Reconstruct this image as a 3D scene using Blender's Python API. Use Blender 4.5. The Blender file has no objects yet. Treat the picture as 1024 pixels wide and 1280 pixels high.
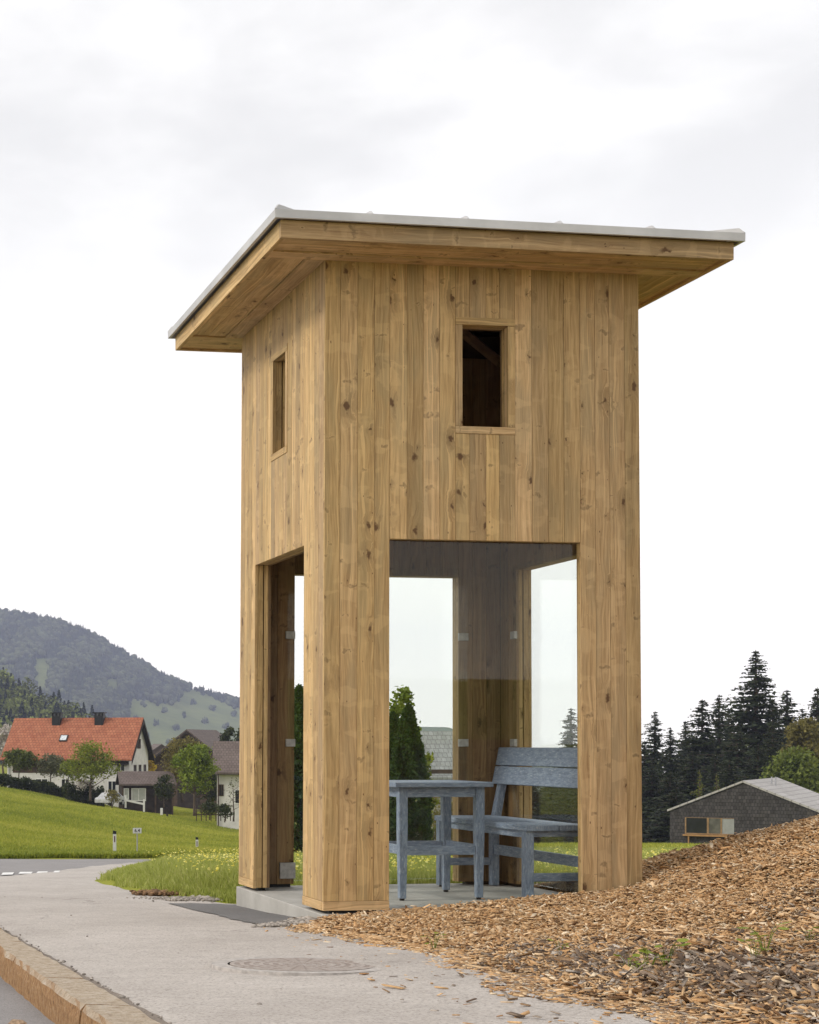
import bpy, bmesh, math, random
import numpy as np
from mathutils import Vector, Matrix, Euler
R = math.radians
rng = np.random.default_rng(7)
random.seed(7)
sc = bpy.context.scene
col = sc.collection

# ------------------------------------------------------------------ camera, sky, sun, exposure
HZ, FPX, CXP, HCAM = 931.6, 2007.0, 63.8, 1.01
cam = bpy.data.objects.new('camera', bpy.data.cameras.new('camera'))
col.objects.link(cam)
cam.location = (0, 0, HCAM)
cam.rotation_euler = (R(90), 0, 0)
cam.data.sensor_fit = 'HORIZONTAL'
cam.data.sensor_width = 36
cam.data.lens = FPX / 1024 * 36
cam.data.shift_x = (512 - CXP) / 1024
cam.data.shift_y = (HZ - 640) / 1024
cam.data.clip_start = .1
cam.data.clip_end = 9000
sc.camera = cam
sc.render.engine = 'CYCLES'
sc.cycles.use_denoising = True
sc.cycles.max_bounces = 8
sc.cycles.diffuse_bounces = 3
sc.cycles.transparent_max_bounces = 16
sc.cycles.volume_bounces = 0
sc.cycles.sample_clamp_indirect = 6
sc.view_settings.view_transform = 'Standard'
sc.view_settings.look = 'None'
sc.view_settings.gamma = 1
sc.view_settings.use_curve_mapping = False
sc.view_settings.exposure = 0.52

SUN_EL, SUN_AZ = R(38), R(-102)          # azimuth measured from +Y towards +X
w = bpy.data.worlds.new('World'); sc.world = w; w.use_nodes = True
nt = w.node_tree; nt.nodes.clear()
def wn(t, **k):
    n = nt.nodes.new(t)
    for a, b in k.items(): setattr(n, a, b)
    return n
out = wn('ShaderNodeOutputWorld')
sky = wn('ShaderNodeTexSky', sky_type='NISHITA', sun_disc=False, sun_elevation=SUN_EL, sun_rotation=SUN_AZ)
bg1 = wn('ShaderNodeBackground'); bg1.inputs[1].default_value = .1
nt.links.new(sky.outputs[0], bg1.inputs[0])
tc = wn('ShaderNodeTexCoord')
mp = wn('ShaderNodeMapping'); mp.inputs['Scale'].default_value = (2.2, 2.2, 5.0); mp.inputs['Location'].default_value = (.35, .2, .5)
nt.links.new(tc.outputs['Generated'], mp.inputs[0])
nz = wn('ShaderNodeTexNoise'); nz.inputs['Scale'].default_value = 3.0; nz.inputs['Detail'].default_value = 7; nz.inputs['Roughness'].default_value = .52; nz.inputs['Distortion'].default_value = .15
nt.links.new(mp.outputs[0], nz.inputs['Vector'])
sep = wn('ShaderNodeSeparateXYZ'); nt.links.new(tc.outputs['Generated'], sep.inputs[0])
mr = wn('ShaderNodeMapRange', interpolation_type='SMOOTHSTEP'); mr.inputs[1].default_value = .14; mr.inputs[2].default_value = .36
nt.links.new(sep.outputs['Z'], mr.inputs[0])
cr = wn('ShaderNodeMapRange', interpolation_type='SMOOTHSTEP'); cr.inputs[1].default_value = .30; cr.inputs[2].default_value = .68; cr.inputs[3].default_value = .25; cr.inputs[4].default_value = 1.0
nt.links.new(nz.outputs['Fac'], cr.inputs[0])
mu = wn('ShaderNodeMath', operation='MULTIPLY'); nt.links.new(mr.outputs[0], mu.inputs[0]); nt.links.new(cr.outputs[0], mu.inputs[1])
mx = wn('ShaderNodeMix', data_type='RGBA'); nt.links.new(mu.outputs[0], mx.inputs[0])
mx.inputs[6].default_value = (1.0, .988, .972, 1); mx.inputs[7].default_value = (.755, .748, .745, 1)
hr = wn('ShaderNodeMapRange', interpolation_type='SMOOTHSTEP'); hr.inputs[1].default_value = .0; hr.inputs[2].default_value = .30; hr.inputs[3].default_value = 1.0; hr.inputs[4].default_value = 0.0
nt.links.new(sep.outputs['Z'], hr.inputs[0])
mh_ = wn('ShaderNodeMix', data_type='RGBA'); nt.links.new(hr.outputs[0], mh_.inputs[0]); nt.links.new(mx.outputs[2], mh_.inputs[6]); mh_.inputs[7].default_value = (1.34, 1.27, 1.17, 1)
bg2 = wn('ShaderNodeBackground'); nt.links.new(mh_.outputs[2], bg2.inputs[0]); bg2.inputs[1].default_value = .88
ms = wn('ShaderNodeMixShader'); ms.inputs[0].default_value = .94
nt.links.new(bg1.outputs[0], ms.inputs[1]); nt.links.new(bg2.outputs[0], ms.inputs[2])
nt.links.new(ms.outputs[0], out.inputs['Surface'])

sl = bpy.data.lights.new('sun', 'SUN'); sl.energy = 1.5; sl.angle = R(14); sl.color = (1, .945, .86)
so = bpy.data.objects.new('sun', sl); col.objects.link(so)
sd = Vector((math.sin(SUN_AZ) * math.cos(SUN_EL), math.cos(SUN_AZ) * math.cos(SUN_EL), math.sin(SUN_EL)))
so.rotation_euler = sd.to_track_quat('Z', 'Y').to_euler()
so.location = (-20, -10, 40)

# ------------------------------------------------------------------ helpers
def tag(o, label=None, cat=None, group=None, kind=None):
    if label: o['label'] = label
    if cat: o['category'] = cat
    if group: o['group'] = group
    if kind: o['kind'] = kind
    return o
def empty(name, loc=(0, 0, 0), rz=0, label=None, cat=None, group=None):
    o = bpy.data.objects.new(name, None); col.objects.link(o)
    o.location = loc; o.rotation_euler = (0, 0, rz); o.empty_display_size = .3
    return tag(o, label, cat, group)
def copy_tree(o, parent=None):
    c = o.copy(); col.objects.link(c)
    if parent: c.parent = parent
    for ch in list(o.children): copy_tree(ch, c)
    return c

def np_mesh(name, V, F, mat, parent=None, rnd=None, rgb=None, uv=None, smooth=False):
    """V (n,3), F list of index lists or (m,k) array; rnd per face value; rgb per face colour"""
    me = bpy.data.meshes.new(name)
    V = np.asarray(V, dtype=np.float32)
    if isinstance(F, np.ndarray):
        m, k = F.shape
        me.vertices.add(len(V)); me.vertices.foreach_set('co', V.ravel())
        me.loops.add(m * k); me.loops.foreach_set('vertex_index', F.astype(np.int32).ravel())
        me.polygons.add(m)
        me.polygons.foreach_set('loop_start', np.arange(0, m * k, k, dtype=np.int32))
        me.polygons.foreach_set('loop_total', np.full(m, k, dtype=np.int32))
        me.update(calc_edges=True)
    else:
        me.from_pydata([tuple(v) for v in V], [], F); m = len(F); me.update()
    if rnd is not None:
        a = me.attributes.new('rnd', 'FLOAT', 'FACE'); a.data.foreach_set('value', np.asarray(rnd, dtype=np.float32))
    if rgb is not None:
        a = me.attributes.new('rgb', 'FLOAT_COLOR', 'FACE')
        c = np.ones((m, 4), dtype=np.float32); c[:, :3] = rgb
        a.data.foreach_set('color', c.ravel())
    if uv is not None:
        l = me.uv_layers.new(name='UVMap'); l.data.foreach_set('uv', np.asarray(uv, dtype=np.float32).ravel())
    if smooth: me.polygons.foreach_set('use_smooth', np.ones(m, dtype=bool))
    if mat: me.materials.append(mat)
    o = bpy.data.objects.new(name, me); col.objects.link(o)
    if parent: o.parent = parent
    return o

class MB:
    """collects boxes, tubes and prisms (with plank uvs and a per-face random) into one mesh"""
    def __init__(s): s.v, s.f, s.uv, s.r = [], [], [], []
    def box(s, lo, hi, M=None, T=None, la=None, rnd=None):
        lo, hi = Vector(lo), Vector(hi); d = hi - lo
        if la is None: la = max(range(3), key=lambda i: d[i])
        off = (random.random() * 40, random.random() * 40)
        rnd = random.random() if rnd is None else rnd
        P = [Vector((x, y, z)) for z in (lo.z, hi.z) for y in (lo.y, hi.y) for x in (lo.x, hi.x)]
        b = len(s.v)
        for p in P:
            q = T(p) if T else p
            s.v.append(M @ q if M else q)
        for idx, na in (((0, 2, 3, 1), 2), ((4, 5, 7, 6), 2), ((0, 1, 5, 4), 1), ((2, 6, 7, 3), 1), ((0, 4, 6, 2), 0), ((1, 3, 7, 5), 0)):
            s.f.append([b + i for i in idx]); s.r.append(rnd)
            ax = [i for i in range(3) if i != na]
            if la in ax: c_ = [i for i in ax if i != la][0]; l_ = la
            else: c_, l_ = ax
            for i in idx: s.uv.append((P[i][c_] + off[0] + .37 * na, P[i][l_] + off[1]))
        return s
    def poly(s, pts, faces, rnd=None, M=None):
        b = len(s.v); rnd = random.random() if rnd is None else rnd
        for p in pts: s.v.append(M @ Vector(p) if M else Vector(p))
        for f in faces:
            s.f.append([b + i for i in f]); s.r.append(rnd)
            for i in f: s.uv.append((pts[i][0] + pts[i][1], pts[i][2]))
        return s
    def tube(s, pts, rad, n=6, cap=True, rnd=None):
        b = len(s.v); rnd = random.random() if rnd is None else rnd
        pts = [Vector(p) for p in pts]
        up = None; L = 0
        rings = []
        for i, p in enumerate(pts):
            d = (pts[min(i + 1, len(pts) - 1)] - pts[max(i - 1, 0)]).normalized()
            a = d.cross(Vector((.31, .2, 1)) if abs(d.z) < .95 else Vector((1, .1, 0))).normalized(); c = d.cross(a)
            r = rad[i] if hasattr(rad, '__len__') else rad
            for k in range(n):
                t = 2 * math.pi * k / n
                s.v.append(p + (a * math.cos(t) + c * math.sin(t)) * r)
        for i in range(len(pts) - 1):
            for k in range(n):
                k2 = (k + 1) % n
                s.f.append([b + i * n + k, b + i * n + k2, b + (i + 1) * n + k2, b + (i + 1) * n + k]); s.r.append(rnd)
                s.uv += [(k * .03, i * .3), (k * .03 + .03, i * .3), (k * .03 + .03, i * .3 + .3), (k * .03, i * .3 + .3)]
        if cap:
            for f in ([b + k for k in range(n)][::-1], [b + (len(pts) - 1) * n + k for k in range(n)]):
                s.f.append(f); s.r.append(rnd); s.uv += [(0, 0)] * n
        return s
    def build(s, name, mat, parent=None, bevel=0, smooth=False, label=None):
        me = bpy.data.meshes.new(name)
        me.from_pydata([tuple(v) for v in s.v], [], s.f)
        bm = bmesh.new(); bm.from_mesh(me); bmesh.ops.recalc_face_normals(bm, faces=bm.faces); bm.to_mesh(me); bm.free()
        # uv follow vertex order of faces, recalc may flip loops, so assign by vertex
        l = me.uv_layers.new(name='UVMap')
        k = 0
        for pi, p in enumerate(me.polygons):
            f = s.f[pi]; mpuv = {f[i]: s.uv[k + i] for i in range(len(f))}
            for li in p.loop_indices: l.data[li].uv = mpuv[me.loops[li].vertex_index]
            k += len(f)
        a = me.attributes.new('rnd', 'FLOAT', 'FACE'); a.data.foreach_set('value', s.r)
        if smooth: me.polygons.foreach_set('use_smooth', [True] * len(me.polygons))
        me.materials.append(mat)
        o = bpy.data.objects.new(name, me); col.objects.link(o)
        if parent: o.parent = parent
        if bevel:
            m = o.modifiers.new('bevel', 'BEVEL'); m.width = bevel; m.segments = 2; m.limit_method = 'ANGLE'; m.angle_limit = R(50)
        if label: o['label'] = label
        return o

# ------------------------------------------------------------------ materials
class Mat:
    def __init__(s, name, rough=.8, spec=.3):
        s.m = bpy.data.materials.new(name); s.m.use_nodes = True
        s.t = s.m.node_tree; s.p = s.t.nodes['Principled BSDF']
        s.p.inputs['Roughness'].default_value = rough
        s.p.inputs['Specular IOR Level'].default_value = spec
    def n(s, t, **k):
        x = s.t.nodes.new(t)
        for a, b in k.items():
            if a.startswith('i_'):
                kk = a[2:]; x.inputs[int(kk) if kk.isdigit() else kk].default_value = b
            else: setattr(x, a, b)
        return x
    def l(s, a, b): s.t.links.new(a, b); return s
    def noise(s, vec, scale, detail=4, rough=.55, dist=0):
        x = s.n('ShaderNodeTexNoise', i_Scale=scale, i_Detail=detail, i_Roughness=rough, i_Distortion=dist)
        if vec: s.l(vec, x.inputs['Vector'])
        return x.outputs['Fac']
    def ramp(s, fac, stops, interp='LINEAR'):
        x = s.n('ShaderNodeValToRGB'); e = x.color_ramp.elements; x.color_ramp.interpolation = interp
        while len(e) < len(stops): e.new(.5)
        for i, (p, c) in enumerate(stops):
            e[i].position = p; e[i].color = (*c, 1) if len(c) == 3 else c
        s.l(fac, x.inputs[0]); return x.outputs[0]
    def mix(s, fac, a, b, mode='MIX'):
        x = s.n('ShaderNodeMix', data_type='RGBA', blend_type=mode)
        for sock, v in ((x.inputs[0], fac), (x.inputs[6], a), (x.inputs[7], b)):
            if isinstance(v, (int, float)): sock.default_value = v
            elif isinstance(v, tuple): sock.default_value = (*v, 1)
            else: s.l(v, sock)
        return x.outputs[2]
    def math(s, op, a, b=None, c=None, clamp=False):
        x = s.n('ShaderNodeMath', operation=op, use_clamp=clamp)
        for i, v in enumerate((a, b, c)):
            if v is None: continue
            if isinstance(v, (int, float)): x.inputs[i].default_value = v
            else: s.l(v, x.inputs[i])
        return x.outputs[0]
    def rng(s, v, a, b, c=0, d=1, smooth=True):
        x = s.n('ShaderNodeMapRange', interpolation_type='SMOOTHSTEP' if smooth else 'LINEAR')
        s.l(v, x.inputs[0])
        for i, q in enumerate((a, b, c, d)): x.inputs[i + 1].default_value = q
        return x.outputs[0]
    def color(s, c):
        if isinstance(c, tuple): s.p.inputs['Base Color'].default_value = (*c, 1)
        else: s.l(c, s.p.inputs['Base Color'])
        return s
    def bump(s, h, strength=.3, dist=.01):
        x = s.n('ShaderNodeBump', i_Strength=strength, i_Distance=dist); s.l(h, x.inputs['Height']); s.l(x.outputs[0], s.p.inputs['Normal']); return s
    def attr(s, name, outp='Fac'): return s.n('ShaderNodeAttribute', attribute_name=name).outputs[outp]
    def obj(s): return s.n('ShaderNodeTexCoord').outputs['Object']
    def pos(s): return s.n('ShaderNodeNewGeometry').outputs['Position']
    def uv(s): return s.n('ShaderNodeUVMap').outputs[0]
    def map(s, vec, scale=(1, 1, 1), loc=(0, 0, 0)):
        x = s.n('ShaderNodeMapping'); s.l(vec, x.inputs[0]); x.inputs['Scale'].default_value = scale; x.inputs['Location'].default_value = loc; return x.outputs[0]

def plain(name, c, rough=.8, var=.25, scale=6, metal=0, spec=.3):
    m = Mat(name, rough, spec); v = m.noise(m.obj(), scale, 5)
    m.color(m.mix(m.rng(v, .3, .7), tuple(x * (1 - var) for x in c), tuple(min(1, x * (1 + var)) for x in c)))
    m.p.inputs['Metallic'].default_value = metal
    return m.m

def wood_mat(name, light, mid, dark, knotc, knots=True, grey=(.315, .24, .125), greyamt=.5):
    m = Mat(name, .62, .3); uv = m.uv(); rn = m.attr('rnd')
    # slow wobble of the grain along a board
    wob = m.noise(m.map(uv, (5, 1.1, 1)), 1.0, 3)
    # knots
    kv = m.map(uv, (1 / .115, 1 / .21, 1))
    vor = m.n('ShaderNodeTexVoronoi', voronoi_dimensions='2D', feature='F1', i_Scale=1.0, i_Randomness=.95)
    wv = m.n('ShaderNodeVectorMath', operation='MULTIPLY_ADD'); 
    nz2 = m.n('ShaderNodeTexNoise', i_Scale=26.0, i_Detail=2.0); m.l(uv, nz2.inputs['Vector'])
    m.l(nz2.outputs['Color'], wv.inputs[0]); wv.inputs[1].default_value = (.42, .34, 0); m.l(kv, wv.inputs[2])
    m.l(wv.outputs[0], vor.inputs['Vector'])
    sepc = m.n('ShaderNodeSeparateColor'); m.l(vor.outputs['Color'], sepc.inputs[0])
    have = m.math('GREATER_THAN', sepc.outputs[0], .70)
    size = m.math('MULTIPLY_ADD', m.math('POWER', sepc.outputs[1], 2.0), .17, .035)
    kd = m.math('DIVIDE', vor.outputs['Distance'], size)
    core = m.math('MULTIPLY', m.rng(kd, 1.0, .35), have)
    halo = m.math('MULTIPLY', m.rng(kd, 4.2, .9), have)
    # grain coordinate, bent around the knots
    su = m.n('ShaderNodeSeparateXYZ'); m.l(uv, su.inputs[0])
    c = m.math('MULTIPLY_ADD', wob, .10, su.outputs[0])
    c = m.math('MULTIPLY_ADD', halo, .028, c)
    cv = m.n('ShaderNodeCombineXYZ'); m.l(c, cv.inputs[0]); m.l(m.math('MULTIPLY', su.outputs[1], .035), cv.inputs[1]); m.l(rn, cv.inputs[2])
    g1 = m.noise(cv.outputs[0], 95, 3, .5)
    g2 = m.noise(cv.outputs[0], 330, 3, .6)
    g3 = m.noise(cv.outputs[0], 28, 2, .5)
    g = m.math('ADD', m.math('MULTIPLY', g1, .45), m.math('ADD', m.math('MULTIPLY', g2, .25), m.math('MULTIPLY', g3, .3)))
    base = m.ramp(g, [(.36, dark), (.5, mid), (.64, light)])
    # weathered olive-grey zones with soft edges
    st = m.noise(m.map(uv, (7, 1.4, 1)), 1.0, 5, .6, .4)
    base = m.mix(m.math('MULTIPLY', m.rng(st, .42, .66), greyamt), base, grey)
    # chatoyant flashes
    fl = m.noise(m.map(uv, (3.5, 6.5, 1), (3, 9, 0)), 1.0, 3, .5, .3)
    base = m.mix(m.math('MULTIPLY', m.rng(fl, .56, .60), .30), base, light)
    # pale sapwood streaks and darker resin lines running along the boards
    sv = m.n('ShaderNodeCombineXYZ'); m.l(c, sv.inputs[0]); m.l(m.math('MULTIPLY', su.outputs[1], .012), sv.inputs[1]); m.l(rn, sv.inputs[2])
    s1 = m.noise(sv.outputs[0], 52, 2, .5)
    base = m.mix(m.math('MULTIPLY', m.rng(s1, .60, .68), .5), base, tuple(min(1, x * 1.18) for x in light))
    base = m.mix(m.math('MULTIPLY', m.rng(s1, .36, .30), .45), base, tuple(x * .8 for x in dark))
    # winged knots lying across the board, and pin knots
    def spots(scale, rot, thr, r0, warp):
        mm = m.n('ShaderNodeMapping'); m.l(uv, mm.inputs[0]); mm.inputs['Scale'].default_value = (*scale, 1); mm.inputs['Rotation'].default_value = (0, 0, rot); mm.inputs['Location'].default_value = (thr * 13, r0 * 70, 0)
        va = m.n('ShaderNodeVectorMath', operation='MULTIPLY_ADD'); m.l(nz2.outputs['Color'], va.inputs[0]); va.inputs[1].default_value = (warp, warp, 0); m.l(mm.outputs[0], va.inputs[2])
        vv = m.n('ShaderNodeTexVoronoi', voronoi_dimensions='2D', feature='F1', i_Scale=1.0, i_Randomness=1.0); m.l(va.outputs[0], vv.inputs['Vector'])
        sc_ = m.n('ShaderNodeSeparateColor'); m.l(vv.outputs['Color'], sc_.inputs[0])
        return m.math('MULTIPLY', m.rng(m.math('DIVIDE', vv.outputs['Distance'], m.math('MULTIPLY_ADD', sc_.outputs[1], r0, r0 * .5)), 1.0, .4), m.math('GREATER_THAN', sc_.outputs[0], thr)), m.math('MULTIPLY', m.rng(m.math('DIVIDE', vv.outputs['Distance'], m.math('MULTIPLY_ADD', sc_.outputs[1], r0, r0 * .5)), 2.3, 1.0), m.math('GREATER_THAN', sc_.outputs[0], thr))
    if knots:
        wing, whalo = spots((5.0, 11.0), .45, .84, .15, .75)
        wing2, whalo2 = spots((4.4, 9.5), -.5, .87, .16, .8)
        pin, ph_ = spots((17, 8), 0, .88, .055, .1)
        base = m.mix(m.math('MULTIPLY', m.math('MAXIMUM', whalo, whalo2), .18), base, tuple(min(1, x * 1.1) for x in light))
        base = m.mix(m.math('MULTIPLY', m.math('MAXIMUM', wing, wing2), m.rng(g2, .36, .58, .25, .8)), base, tuple(x * .42 for x in mid))
        base = m.mix(m.math('MULTIPLY', pin, .9), base, knotc)
    # board to board tone
    br = m.rng(m.math('FRACT', m.math('MULTIPLY', rn, 7.31)), 0, 1, .80, 1.16, False)
    bc = m.n('ShaderNodeCombineColor'); m.l(br, bc.inputs[0]); m.l(br, bc.inputs[1]); m.l(m.math('MULTIPLY', br, m.rng(rn, 0, 1, .93, 1.10, False)), bc.inputs[2])
    base = m.mix(1.0, base, bc.outputs[0], 'MULTIPLY')
    if knots:
        base = m.mix(m.math('MULTIPLY', m.math('MULTIPLY', halo, m.rng(g1, .38, .6)), .75), base, tuple(x * .5 for x in mid))
        base = m.mix(m.math('MULTIPLY', core, .85), base, knotc)
    m.color(base)
    h = m.math('ADD', m.math('MULTIPLY', g1, .5), m.math('ADD', m.math('MULTIPLY', g2, .5), m.math('MULTIPLY', core, .6)))
    m.bump(h, .28, .004)
    return m.m

M = {}
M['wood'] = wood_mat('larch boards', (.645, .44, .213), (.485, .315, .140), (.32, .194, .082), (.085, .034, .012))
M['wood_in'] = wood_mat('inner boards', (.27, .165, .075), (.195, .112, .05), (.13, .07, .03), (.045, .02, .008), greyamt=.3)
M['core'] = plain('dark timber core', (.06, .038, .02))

def bench_mat():
    m = Mat('blue grey stained wood', .55, .4); uv = m.uv()
    a = m.noise(m.map(uv, (1, .22, 1)), 60, 4, .6, .4); b = m.noise(m.map(uv, (1, .10, 1)), 230, 3, .6, .3); c = m.noise(m.map(uv, (5, 2, 1)), 1, 4)
    base = m.ramp(a, [(.30, (.14, .178, .25)), (.5, (.225, .278, .37)), (.7, (.32, .38, .475))])
    base = m.mix(m.math('MULTIPLY', m.rng(b, .55, .66), .65), base, (.58, .62, .67))
    base = m.mix(m.math('MULTIPLY', m.rng(c, .4, .7), .3), base, (.15, .19, .27))
    m.color(base); m.bump(b, .2, .003); return m.m
M['bench'] = bench_mat()

def conc_mat():
    m = Mat('concrete', .75); p = m.obj()
    a = m.noise(p, 3, 6, .6); b = m.noise(p, 90, 3)
    base = m.ramp(a, [(.3, (.33, .315, .285)), (.7, (.47, .45, .415))])
    base = m.mix(m.math('MULTIPLY', m.rng(b, .55, .75), .35), base, (.22, .21, .19))
    m.color(base); m.bump(b, .25, .003); return m.m
M['concrete'] = conc_mat()

def pave_mat():
    m = Mat('pale asphalt', .85); p = m.pos()
    big = m.noise(p, .9, 5, .6, .3); mid = m.noise(p, 7, 5, .65); fine = m.noise(p, 75, 5, .78)
    base = m.ramp(big, [(.28, (.355, .315, .282)), (.5, (.44, .398, .36)), (.72, (.505, .46, .42))])
    mid2 = m.noise(m.map(p, (9, 26, 9)), 1.0, 6, .75)
    base = m.mix(m.math('MULTIPLY', m.rng(mid, .5, .72), .38), base, (.30, .27, .245))
    base = m.mix(m.math('MULTIPLY', m.rng(mid2, .50, .66), .42), base, (.29, .26, .24))
    base = m.mix(m.math('MULTIPLY', m.rng(mid2, .44, .32), .40), base, (.60, .565, .53))
    base = m.mix(m.math('MULTIPLY', m.rng(fine, .51, .64), .85), base, (.17, .152, .138))
    base = m.mix(m.math('MULTIPLY', m.rng(fine, .45, .32), .6), base, (.64, .61, .58))
    # cracks and streaks
    v = m.n('ShaderNodeTexVoronoi', feature='DISTANCE_TO_EDGE', i_Scale=.55)
    wv = m.n('ShaderNodeVectorMath', operation='MULTIPLY_ADD'); n2 = m.n('ShaderNodeTexNoise', i_Scale=2.2, i_Detail=5.0); m.l(p, n2.inputs['Vector'])
    m.l(n2.outputs['Color'], wv.inputs[0]); wv.inputs[1].default_value = (.8, .8, .8); m.l(p, wv.inputs[2]); m.l(wv.outputs[0], v.inputs['Vector'])
    cr_ = m.math('MULTIPLY', m.rng(v.outputs['Distance'], .009, .0), m.rng(m.noise(p, .6, 2), .50, .62))
    base = m.mix(m.math('MULTIPLY', cr_, .55), base, (.10, .085, .075))
    m.color(base); m.bump(fine, .5, .004); return m.m
M['pavement'] = pave_mat()
def road_mat(name, c):
    m = Mat(name, .85); p = m.pos()
    big = m.noise(p, 1.1, 5, .6); fine = m.noise(p, 120, 3, .7)
    base = m.ramp(big, [(.3, tuple(x * .85 for x in c)), (.7, tuple(x * 1.15 for x in c))])
    base = m.mix(m.rng(fine, .52, .7), base, tuple(x * .45 for x in c))
    base = m.mix(m.math('MULTIPLY', m.rng(fine, .40, .28), .7), base, tuple(min(1, x * 1.9) for x in c))
    m.color(base); m.bump(fine, .6, .006); return m.m
M['road'] = road_mat('road asphalt', (.25, .235, .23))
M['patch'] = road_mat('fresh asphalt', (.155, .148, .145))

def kerb_mat():
    m = Mat('granite kerb', .85); p = m.pos(); nn = m.n('ShaderNodeNewGeometry').outputs['Normal']
    sp = m.n('ShaderNodeSeparateXYZ'); m.l(nn, sp.inputs[0])
    a = m.noise(p, 24, 6, .75); b = m.noise(p, 95, 4, .75); zst = m.noise(m.map(p, (60, 60, 26)), 1.2, 6, .75)
    top = m.ramp(a, [(.3, (.30, .22, .15)), (.5, (.52, .42, .31)), (.72, (.64, .57, .48))])
    side = m.ramp(zst, [(.32, (.13, .07, .035)), (.5, (.38, .205, .085)), (.68, (.52, .36, .21))])
    base = m.mix(m.rng(sp.outputs['Z'], .3, .75), side, top)
    base = m.mix(m.math('MULTIPLY', m.rng(b, .52, .70), .7), base, (.11, .08, .055))
    m.color(base); m.bump(m.math('ADD', zst, m.math('ADD', a, b)), .9, .012); return m.m
M['kerb'] = kerb_mat()

def grass_ground():
    m = Mat('meadow turf', .9, .1); p = m.pos()
    a = m.noise(p, .05, 5, .6); b = m.noise(m.map(p, (1, .6, 1)), .35, 6, .65); c = m.noise(p, 5, 5, .7)
    base = m.ramp(b, [(.3, (.15, .18, .022)), (.5, (.235, .255, .032)), (.7, (.34, .32, .055))])
    base = m.mix(m.math('MULTIPLY', m.rng(a, .35, .65), .5), base, (.28, .275, .04))
    base = m.mix(m.math('MULTIPLY', m.rng(c, .5, .72), .55), base, (.12, .145, .02))
    m.color(base); m.bump(c, .8, .08); return m.m
M['turf'] = grass_ground()

def blade_mat(name, a, b, c):
    m = Mat(name, .6, .25); r_ = m.attr('rnd')
    base = m.ramp(r_, [(0, a), (.5, b), (1, c)])
    m.color(base)
    tr = m.n('ShaderNodeBsdfTranslucent'); m.l(base, tr.inputs[0])
    mxs = m.n('ShaderNodeMixShader', i_0=.35); m.l(m.p.outputs[0], mxs.inputs[1]); m.l(tr.outputs[0], mxs.inputs[2])
    m.l(mxs.outputs[0], m.t.nodes['Material Output'].inputs['Surface'])
    return m.m
M['blade'] = blade_mat('grass blades', (.21, .25, .045), (.35, .385, .08), (.54, .52, .20))
M['blade_far'] = blade_mat('meadow tufts', (.185, .225, .03), (.32, .345, .045), (.48, .44, .09))
M['flower'] = blade_mat('dandelion yellow', (.70, .60, .08), (.82, .72, .14), (.88, .82, .34))
M['leaf_spring'] = blade_mat('spring leaves', (.105, .14, .014), (.19, .225, .022), (.29, .31, .04))
M['leaf_light'] = blade_mat('light green leaves', (.11, .155, .018), (.19, .245, .028), (.29, .34, .05))
M['leaf_mid'] = blade_mat('mid green leaves', (.065, .085, .02), (.115, .14, .03), (.17, .195, .045))
M['leaf_grey'] = blade_mat('grey green leaves', (.09, .095, .05), (.13, .135, .07), (.19, .19, .10))
M['leaf_olive'] = blade_mat('olive budding leaves', (.12, .105, .03), (.18, .155, .04), (.26, .22, .06))
M['leaf_yellow'] = blade_mat('forsythia blossom', (.36, .24, .02), (.5, .35, .03), (.62, .48, .05))
M['leaf_white'] = blade_mat('white blossom', (.34, .30, .26), (.55, .50, .46), (.72, .68, .64))
M['leaf_hedge'] = blade_mat('hedge leaves', (.022, .032, .010), (.042, .055, .014), (.085, .095, .025))
M['leaf_thuja'] = blade_mat('thuja scales', (.016, .038, .008), (.038, .075, .014), (.085, .135, .026))
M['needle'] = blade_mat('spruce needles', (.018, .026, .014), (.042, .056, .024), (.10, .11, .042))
M['needle_light'] = blade_mat('young larch needles', (.085, .105, .018), (.14, .155, .03), (.20, .20, .045))
M['bark'] = plain('bark', (.085, .062, .045), .9, .4, 9)

def rgb_mat(name, rough=.8, bumpy=True):
    m = Mat(name, rough, .2); a = m.attr('rgb', 'Color'); n_ = m.noise(m.pos(), 120, 4, .65)
    m.color(m.mix(m.rng(n_, .35, .7, 0, .4), a, m.mix(1.0, a, (.45, .40, .36), 'MULTIPLY')))
    if bumpy: m.bump(n_, .4, .004)
    return m.m
M['chip'] = rgb_mat('wood chips')
M['stone'] = rgb_mat('gravel stones')
def heap_mat():
    m = Mat('chip heap bed', .95, .1); p = m.pos(); a = m.noise(p, 60, 5, .7); b = m.noise(p, 12, 4)
    base = m.ramp(a, [(.35, (.07, .042, .022)), (.5, (.19, .12, .06)), (.68, (.38, .25, .125))])
    m.color(base); m.bump(a, 1, .03); return m.m
M['heap'] = heap_mat()
M['soil'] = plain('soil', (.19, .115, .06), .95, .5, 14)

M['zinc'] = plain('zinc sheet', (.52, .51, .505), .45, .14, 3, metal=.35)
M['steel'] = plain('brushed steel clip', (.40, .385, .36), .5, .18, 30, metal=.4)
M['black'] = plain('black plastic', (.012, .012, .013), .5)
M['white_paint'] = plain('white paint', (.70, .69, .67), .6, .06, 4)
M['white_plaster'] = plain('white render', (.62, .60, .575), .9, .10, 1.2)
M['dark_board'] = plain('dark stained boards', (.030, .022, .018), .8, .4, 2)
M['brown_board'] = plain('brown boards', (.075, .05, .036), .85, .35, 1.5)
M['dark_win'] = plain('dark window glass', (.018, .02, .023), .15, .3, 1, spec=.5)
M['curtain'] = plain('pale curtain', (.42, .43, .40), .8, .1, 3)
M['frame_wood'] = plain('larch frame', (.34, .19, .075), .6, .15, 6)
M['galv'] = plain('galvanised post', (.36, .36, .38), .5, .12, 12, metal=.3)
M['sign_face'] = plain('sign face', (.62, .61, .62), .5, .03)
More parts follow.
